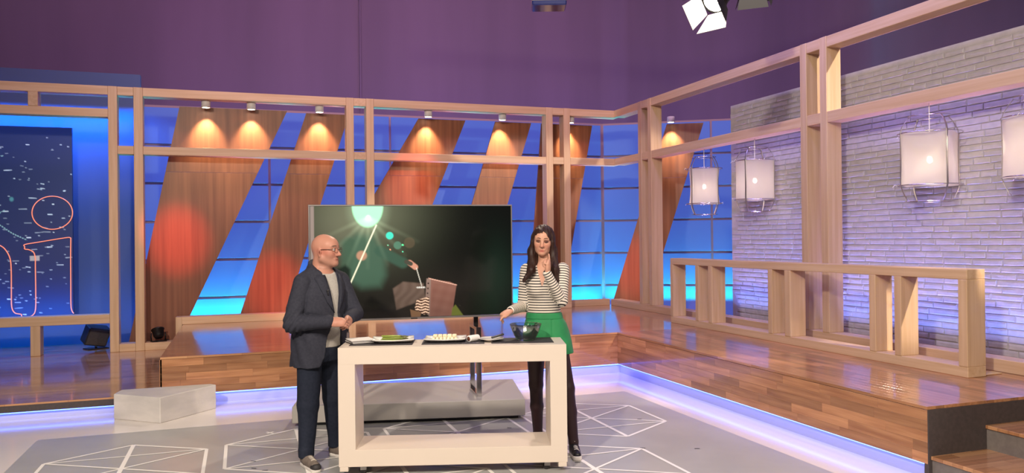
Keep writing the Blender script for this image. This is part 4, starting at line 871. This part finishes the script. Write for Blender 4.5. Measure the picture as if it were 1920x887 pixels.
    def folds(X_, Y_, Z_):
        q = .0055*noise3((X_, Y_, Z_*.8), 26, 2); e = np.exp(-((X_-Re[0])**2+(Y_-Re[1])**2+(Z_-Re[2])**2)/.012); return q+e*.006*np.sin((Z_*.8-X_*1.1)*130)+.003*np.sin((X_*F[0]+Y_*F[1])*60+Z_*25)*(Z_ < 1.0)
    fd.warp(folds); jk = sdf_obj('blazer', fd, NAVY, root, mw)
    # lapels lie on the blazer front
    def onj(b, z, out=.0):
        zz = [q[0] for q in js]; g = lambda j: np.interp(z, zz, [q[j] for q in js]); rw, rt = g(3), g(4); e = 2.2; a = rt*max(0, 1-(abs(b)/rw)**e)**(1/e)
        return Vector((g(1)+Lf[0]*b+F[0]*(a+out), g(2)+Lf[1]*b+F[1]*(a+out), z))
    for q, w0 in ((-1, 1), (1, 1)):
        inner = [(.02+q*(.018+.052*max(0, (z-1.12)/.32)**.9), z) for z in (1.12, 1.2, 1.28, 1.36, 1.40)]; wd = [.004, .042, .066, .082, .074]; v = []; f = []
        for i, (b, z) in enumerate(inner):
            for k in range(4): v.append(onj(b+q*wd[i]*k/3, z+(.010*k/3 if i == 3 else 0), .006+.004*(k == 1)))
        for i in range(4):
            for k in range(3): f.append((i*4+k, i*4+k+1, i*4+k+5, i*4+k+4))
        o = pydata('lapel', v, f, NAVY, jk, True, mw); sm = o.modifiers.new('thick', 'SOLIDIFY'); sm.thickness = .004; sm.offset = 0
    v = []; f = []; nk = 25
    for i in range(nk):
        ph = math.radians(-118+236*i/(nk-1)); dd = -F*math.cos(ph)+Lf*math.sin(ph); t = (abs(ph)/math.radians(122))**1.6; zt_ = 1.508-.10*t
        for rr, dz in ((.072, .0), (.079, .003), (.086+.016*t, -.02), (.092+.034*t, -.045)): v.append((.008+.004*t+dd[0]*rr, dd[1]*rr, zt_+dz))
    for i in range(nk-1):
        for k in range(3): f.append((i*4+k, i*4+k+1, i*4+k+5, i*4+k+4))
    o = pydata('collar', v, f, NAVY, jk, True, mw); sm = o.modifiers.new('thick', 'SOLIDIFY'); sm.thickness = .005; sm.offset = 0
    mc = onj(-.055, 1.285, .018); bm = bmesh.new(); bmesh.ops.create_icosphere(bm, subdivisions=2, radius=.009); link('clip_microphone', bm_mesh('mic', bm, True), root, mw @ T(mc), BLACKP); tube('microphone_clip', [mc, mc+Vector((.004, -.004, -.03))], .005, BLACKP, root, 6, mw=mw)
    # glasses
    gl = empty('glasses', mw @ Vector(H(.11, 0, -.015))); adopt(gl, root)
    hl = np.cross(hu, nrm(hf)); 
    for q in (-1, 1):
        c = H(.117, q*.033, -.019); r1 = nrm(hl); pts = [c+r1*(.0235*math.cos(2*math.pi*k/24))+hu*(.0195*math.sin(2*math.pi*k/24))-np.array(hf)*(.006*abs(math.cos(2*math.pi*k/24)) if math.cos(2*math.pi*k/24)*q > 0 else 0) for k in range(24)]
        tube('rim', pts, .0014, FRAMEM, gl, 6, True, mw); tube('temple', [H(.110, q*.056, -.012), H(.07, q*.074, -.012), H(.02, q*.080, -.014), H(.0, q*.080, -.022), H(-.012, q*.078, -.042)], .0022, FRAMEM, gl, 6, mw=mw)
    tube('bridge', [H(.119, -.010, -.014), H(.124, 0, -.010), H(.119, .010, -.014)], .0018, FRAMEM, gl, 6, mw=mw)
    d1 = nrm((.60, -.80, 0)); shoe('trainer', root, mw, (Ra-d1*.065)[:2], d1[:2], .285, (SUEDE, RUBBER, RUBBERD, LACE), label='taupe trainer with cream laces')
    d2 = nrm((.86, -.50, 0)); shoe('trainer', root, mw, (La-d2*.065)[:2], d2[:2], .285, (SUEDE, RUBBER, RUBBERD, LACE), label='taupe trainer with cream laces')
man()
# ---------------------------------------------------------------- the woman
def woman():
    s = 6.0/FPX; loc, mw = local_frame(1035, 6.07); X = lambda p: (p-1035)*s
    F = nrm((-.16, -.98, 0)); Lf = np.array([-F[1], F[0], 0]); angL = math.atan2(Lf[1], Lf[0])
    Rs = np.array([-.200, .01, 1.405]); Ls = np.array([.078, -.03, 1.408]); Re = np.array([-.232, .0, 1.125]); Rw = np.array([-.325, -.215, 1.112]); Le = np.array([.062, -.135, 1.172]); Lw = np.array([-.050, -.215, 1.385])
    Rh, Lh = np.array([-.135, .03, .92]), np.array([.015, -.03, .92]); Rk, Lk = np.array([-.135, .07, .50]), np.array([.100, -.10, .50]); Ra, La = np.array([-.122, .15, .10]), np.array([.140, -.14, .10])
    ts = [(.80, -.062, 0, .165, .12), (.90, -.062, 0, .168, .12), (1.0, -.066, 0, .14, .105), (1.08, -.070, 0, .122, .095), (1.16, -.068, -.004, .128, .105), (1.26, -.064, -.012, .142, .12), (1.34, -.062, -.004, .145, .10), (1.41, -.062, 0, .125, .075), (1.45, -.063, .005, .06, .055)]
    hc = np.array([-.070, -.01, 1.653]); hf = nrm((-.10, -.96, -.12)); hu = nrm((.06, -.10, .99))
    fd = Field((-.50, -.36, .04), (.22, .26, 1.76), .0042)
    fd.loft(ts, angL, .02)
    for a, b, c in ((Rs, Re, Rw), (Ls, Le, Lw)): fd.cone(a, b, .042, .034, .03); fd.cone(b, c, .033, .022, .012)
    for a, b, c in ((Rh, Rk, Ra), (Lh, Lk, La)): fd.cone(a, b, .08, .052, .03); fd.cone(b, b*.55+c*.45+[0, .012, 0], .050, .047, .02); fd.cone(b*.55+c*.45+[0, .012, 0], c, .047, .034, .02)
    fd.cone((-.064, .004, 1.41), (-.067, .0, 1.56), .05, .046, .03)
    H, B = head(fd, hc, hf, hu, True, .93)
    hand(fd, Rw, np.array([-.72, -.58, -.28]), np.array([.1, .1, -1.]), 1, [(14, 10, 8), (34, 40, 30), (42, 50, 35), (48, 52, 35)], .93, tdir=(-.55, -.62, -.55))
    hand(fd, Lw, np.array([.10, -.12, .98]), np.array([-.88, .30, .05]), -1, [(4, 6, 4), (62, 80, 55), (66, 82, 55), (70, 82, 55)], .95, tdir=(-.35, .1, .85))
    root = sdf_obj('person', fd, SKIN, None, mw, skin_col((.58, .31, .215), (.60, .23, .16), H, B, hc, (.045, .022, .016), (.45, .13, .10), (.10, .04, .034)), None, 1)
    tag(root, 'dark-haired woman in a striped top and green shorts touching her chin', 'person', 'presenters at the table')
    for q in (-1, 1):
        e = H(.080, q*.032, -.0200); lathe('eye', [(0, -.0085), (.006, -.006), (.0085, 0), (.006, .006), (0, .0085)], EYEW, root, 14, mw @ T(Vector(e))); i_ = e+hf*.0055-hu*.0022; lathe('iris', [(0, -.0045), (.004, -.002), (.005, 0), (.004, .002), (0, .0045)], EYED, root, 12, mw @ T(Vector(i_)))
    for q in (-1, 1):
        tube('eyebrow', [H(.1085, q*.011, .006), H(.1085, q*.02, .0105), H(.1045, q*.032, .0135), H(.0965, q*.045, .0105), H(.091, q*.051, .006)], .002, HAIR, root, 6, mw=mw, rads=[.0016, .0026, .0024, .0018, .0008])
        tube('eyelash', [H(.0935, q*.016, -.0195), H(.0985, q*.024, -.0235), H(.0995, q*.032, -.0245), H(.0965, q*.041, -.0225), H(.089, q*.050, -.0155)], .0015, RUBBERD, root, 6, mw=mw, rads=[.001, .0017, .002, .0019, .001])
    # striped top
    fd = Field((-.42, -.34, 1.02), (.20, .18, 1.49), .0055); fd.loft(ts, angL, .02, .007)
    for a, b, c in ((Rs, Re, Rw), (Ls, Le, Lw)): fd.cone(a, b, .053, .045, .03); fd.cone(b, c, .045, .033, .012)
    for q in (-1, 1): fd.ell((-.066+q*.06, -.098, 1.255), (.055, .05, .055), .03)
    def neck(X_, Y_, Z_): a = (X_+.066)*F[0]+Y_*F[1]; b = (X_+.066)*Lf[0]+Y_*Lf[1]; return np.minimum(np.minimum((.003+.044*np.clip((Z_-1.285)/.15, 0, 1.4))-np.abs(b), a-.02), Z_-1.285)
    base = fd.V.copy(); fd.cut(neck); fa = Field((-.42, -.34, 1.02), (.20, .18, 1.49), .0055)
    for a, b, c in ((Ls, Le, Lw),): fa.cone(b, c, .045, .033, .012)
    fd.V = np.minimum(fd.V, fa.V); fd.cut(lambda X_, Y_, Z_: .066-np.hypot(X_+.064, (Y_-.0)*1.1)-(Z_ < 1.36)*1); fd.cut(lambda X_, Y_, Z_: 1.045-Z_+X_*0+Y_*0)
    fd.warp(lambda X_, Y_, Z_: .0025*noise3((X_, Y_, Z_*1.4), 45, 4))
    def stripe(P):
        def seg(a, b):
            d = b-a; L = np.linalg.norm(d); t0 = ((P-a)@d)/L**2; t = np.clip(t0, 0, 1); return np.linalg.norm(P-a-t[:, None]*d, axis=1), t0*L, L
        d1, t1, l1 = seg(Rs, Re); d2, t2, l2 = seg(Re, Rw); d3, t3, l3 = seg(Ls, Le); d4, t4, l4 = seg(Le, Lw); zz = [q[0] for q in ts]
        g = lambda j: np.interp(P[:, 2], zz, [q[j] for q in ts]); x = P[:, 0]-g(1); y = P[:, 1]-g(2); tor = (np.hypot((x*Lf[0]+y*Lf[1])/g(3), (x*F[0]+y*F[1])/g(4))-1)*.1
        D = np.stack([tor-.002, d1-.053, d2-.045, d3-.053, d4-.045]); k = D.argmin(0); S = np.stack([1.45-P[:, 2], t1+.035, t2+l1+.035, t3+.035, t4+l3+.035]); return S[k, np.arange(len(P))]
    tp_ = sdf_obj('striped_top', fd, STRIPE, root, mw, None, ('stripe', stripe))
    for k in range(4):
        z = 1.19+.018*k; p = Vector((-.066, 0, z))+Vector(F)*(.118+.0035*k); lathe('button', [(0, -.002), (.005, -.002), (.005, .002), (0, .002)], BLACKP, tp_, 12, mw @ look(p, Vector(F)))
    # green shorts
    fd = Field((-.30, -.22, .72), (.20, .22, 1.09), .0055); fd.loft([(.74, -.046, 0, .208, .155), (.85, -.05, 0, .196, .15), (.93, -.055, 0, .180, .14), (.99, -.06, 0, .165, .125), (1.04, -.066, 0, .140, .112), (1.075, -.069, 0, .131, .105)], angL, .02)
    fd.cut(lambda X_, Y_, Z_: np.maximum(.762-Z_, Z_-1.072)+X_*0+Y_*0)
    def pleat(X_, Y_, Z_): a = X_+.01; return .003*noise3((X_, Y_, Z_*.4), 30, 9)+.006*np.exp(-((X_+.012)/.006)**2)*(Y_ < 0)*(Z_ < 1.03)
    fd.warp(pleat); sh_ = sdf_obj('green_shorts', fd, GREEN, root, mw)
    fd = Field((-.30, -.22, 1.02), (.20, .22, 1.10), .0055); fd.loft([(1.02, -.0665, 0, .150, .119), (1.08, -.069, 0, .136, .109)], angL, .0); fd.cut(lambda X_, Y_, Z_: np.maximum(1.028-Z_, Z_-1.076)+X_*0+Y_*0); sdf_obj('waistband', fd, GREEN, sh_, mw)
    # tights
    fd = Field((-.28, -.24, .06), (.24, .26, .98), .006); 
    for a, b, c in ((Rh, Rk, Ra), (Lh, Lk, La)): fd.cone(a, b, .083, .055, .03); fd.cone(b, b*.55+c*.45+[0, .012, 0], .053, .050, .02); fd.cone(b*.55+c*.45+[0, .012, 0], c, .050, .037, .02); fd.cone(c, c-[0, 0, .05], .037, .036, .01)
    fd.cut(lambda X_, Y_, Z_: Z_-.93+X_*0+Y_*0); sdf_obj('tights', fd, TIGHTS, root, mw)
    # hair
    fd = Field((-.32, -.22, 1.26), (.14, .16, 1.765), .0048); sc_ = .93
    fd.ell(H(-.008, 0, .008), (.126*sc_, .089*sc_, .104*sc_), .02, B)
    for q in (-1, 1):
        e0, e1_ = H(.012, q*.074, .0), H(.005, q*.084, -.11); fd.cone(e0, e1_, .024, .028, .03)
        fd.cone(H(.035, q*.068, .02), H(.042, q*.077, -.03), .016, .016, .02); fd.cone(H(.045, q*.078, -.03), H(.04, q*.084, -.12), .016, .02, .02)
    fd.cone(H(-.05, 0, .0), H(-.06, 0, -.22), .085, .075, .03)
    fd.cone(H(.0, -.086, -.10), (-.168, -.105, 1.405), .030, .030, .03); fd.cone((-.168, -.105, 1.405), (-.222, -.108, 1.328), .030, .014, .02)
    fd.cone(H(.0, .086, -.10), (.010, -.105, 1.405), .030, .034, .03); fd.cone((.010, -.105, 1.405), (.030, -.125, 1.325), .034, .018, .02)
    fd.cone(H(-.04, -.06, -.1), (-.165, -.02, 1.40), .045, .042, .03); fd.cone(H(-.04, .06, -.1), (.01, -.02, 1.40), .045, .045, .03)
    Bm = np.array(B)
    def facecut(X_, Y_, Z_):
        x, y, z = X_-hc[0], Y_-hc[1], Z_-hc[2]; a = x*Bm[0][0]+y*Bm[0][1]+z*Bm[0][2]; b = x*Bm[1][0]+y*Bm[1][1]+z*Bm[1][2]; c = x*Bm[2][0]+y*Bm[2][1]+z*Bm[2][2]
        return np.minimum(1-np.sqrt(((b+.003)/.0605)**2+((c+.033)/.090)**2), (a-.02)*20)*.05
    fd.cut(facecut); fd.warp(lambda X_, Y_, Z_: .0012*np.sin(X_*300+np.sin(Z_*14)*2.2)+.0022*np.sin((X_+Y_*.6)*110+Z_*9)); sdf_obj('hair', fd, HAIR, root, mw)
    for a, d in ((Ra, nrm((-.12, -1, 0))), (La, nrm((.10, -1, 0)))):
        r_ = shoe('trainer', root, mw, (a-d*.055)[:2], d[:2], .245, (LEATHER, RUBBER, None, RUBBER), .038, .038, .08, 5, label='black trainer with a thick white sole'); tube('collar_trim', [a+np.array([.03*math.cos(k*.7), .034*math.sin(k*.7), .012]) for k in range(9)], .005, RUBBER, r_, 6, True, mw)
woman()
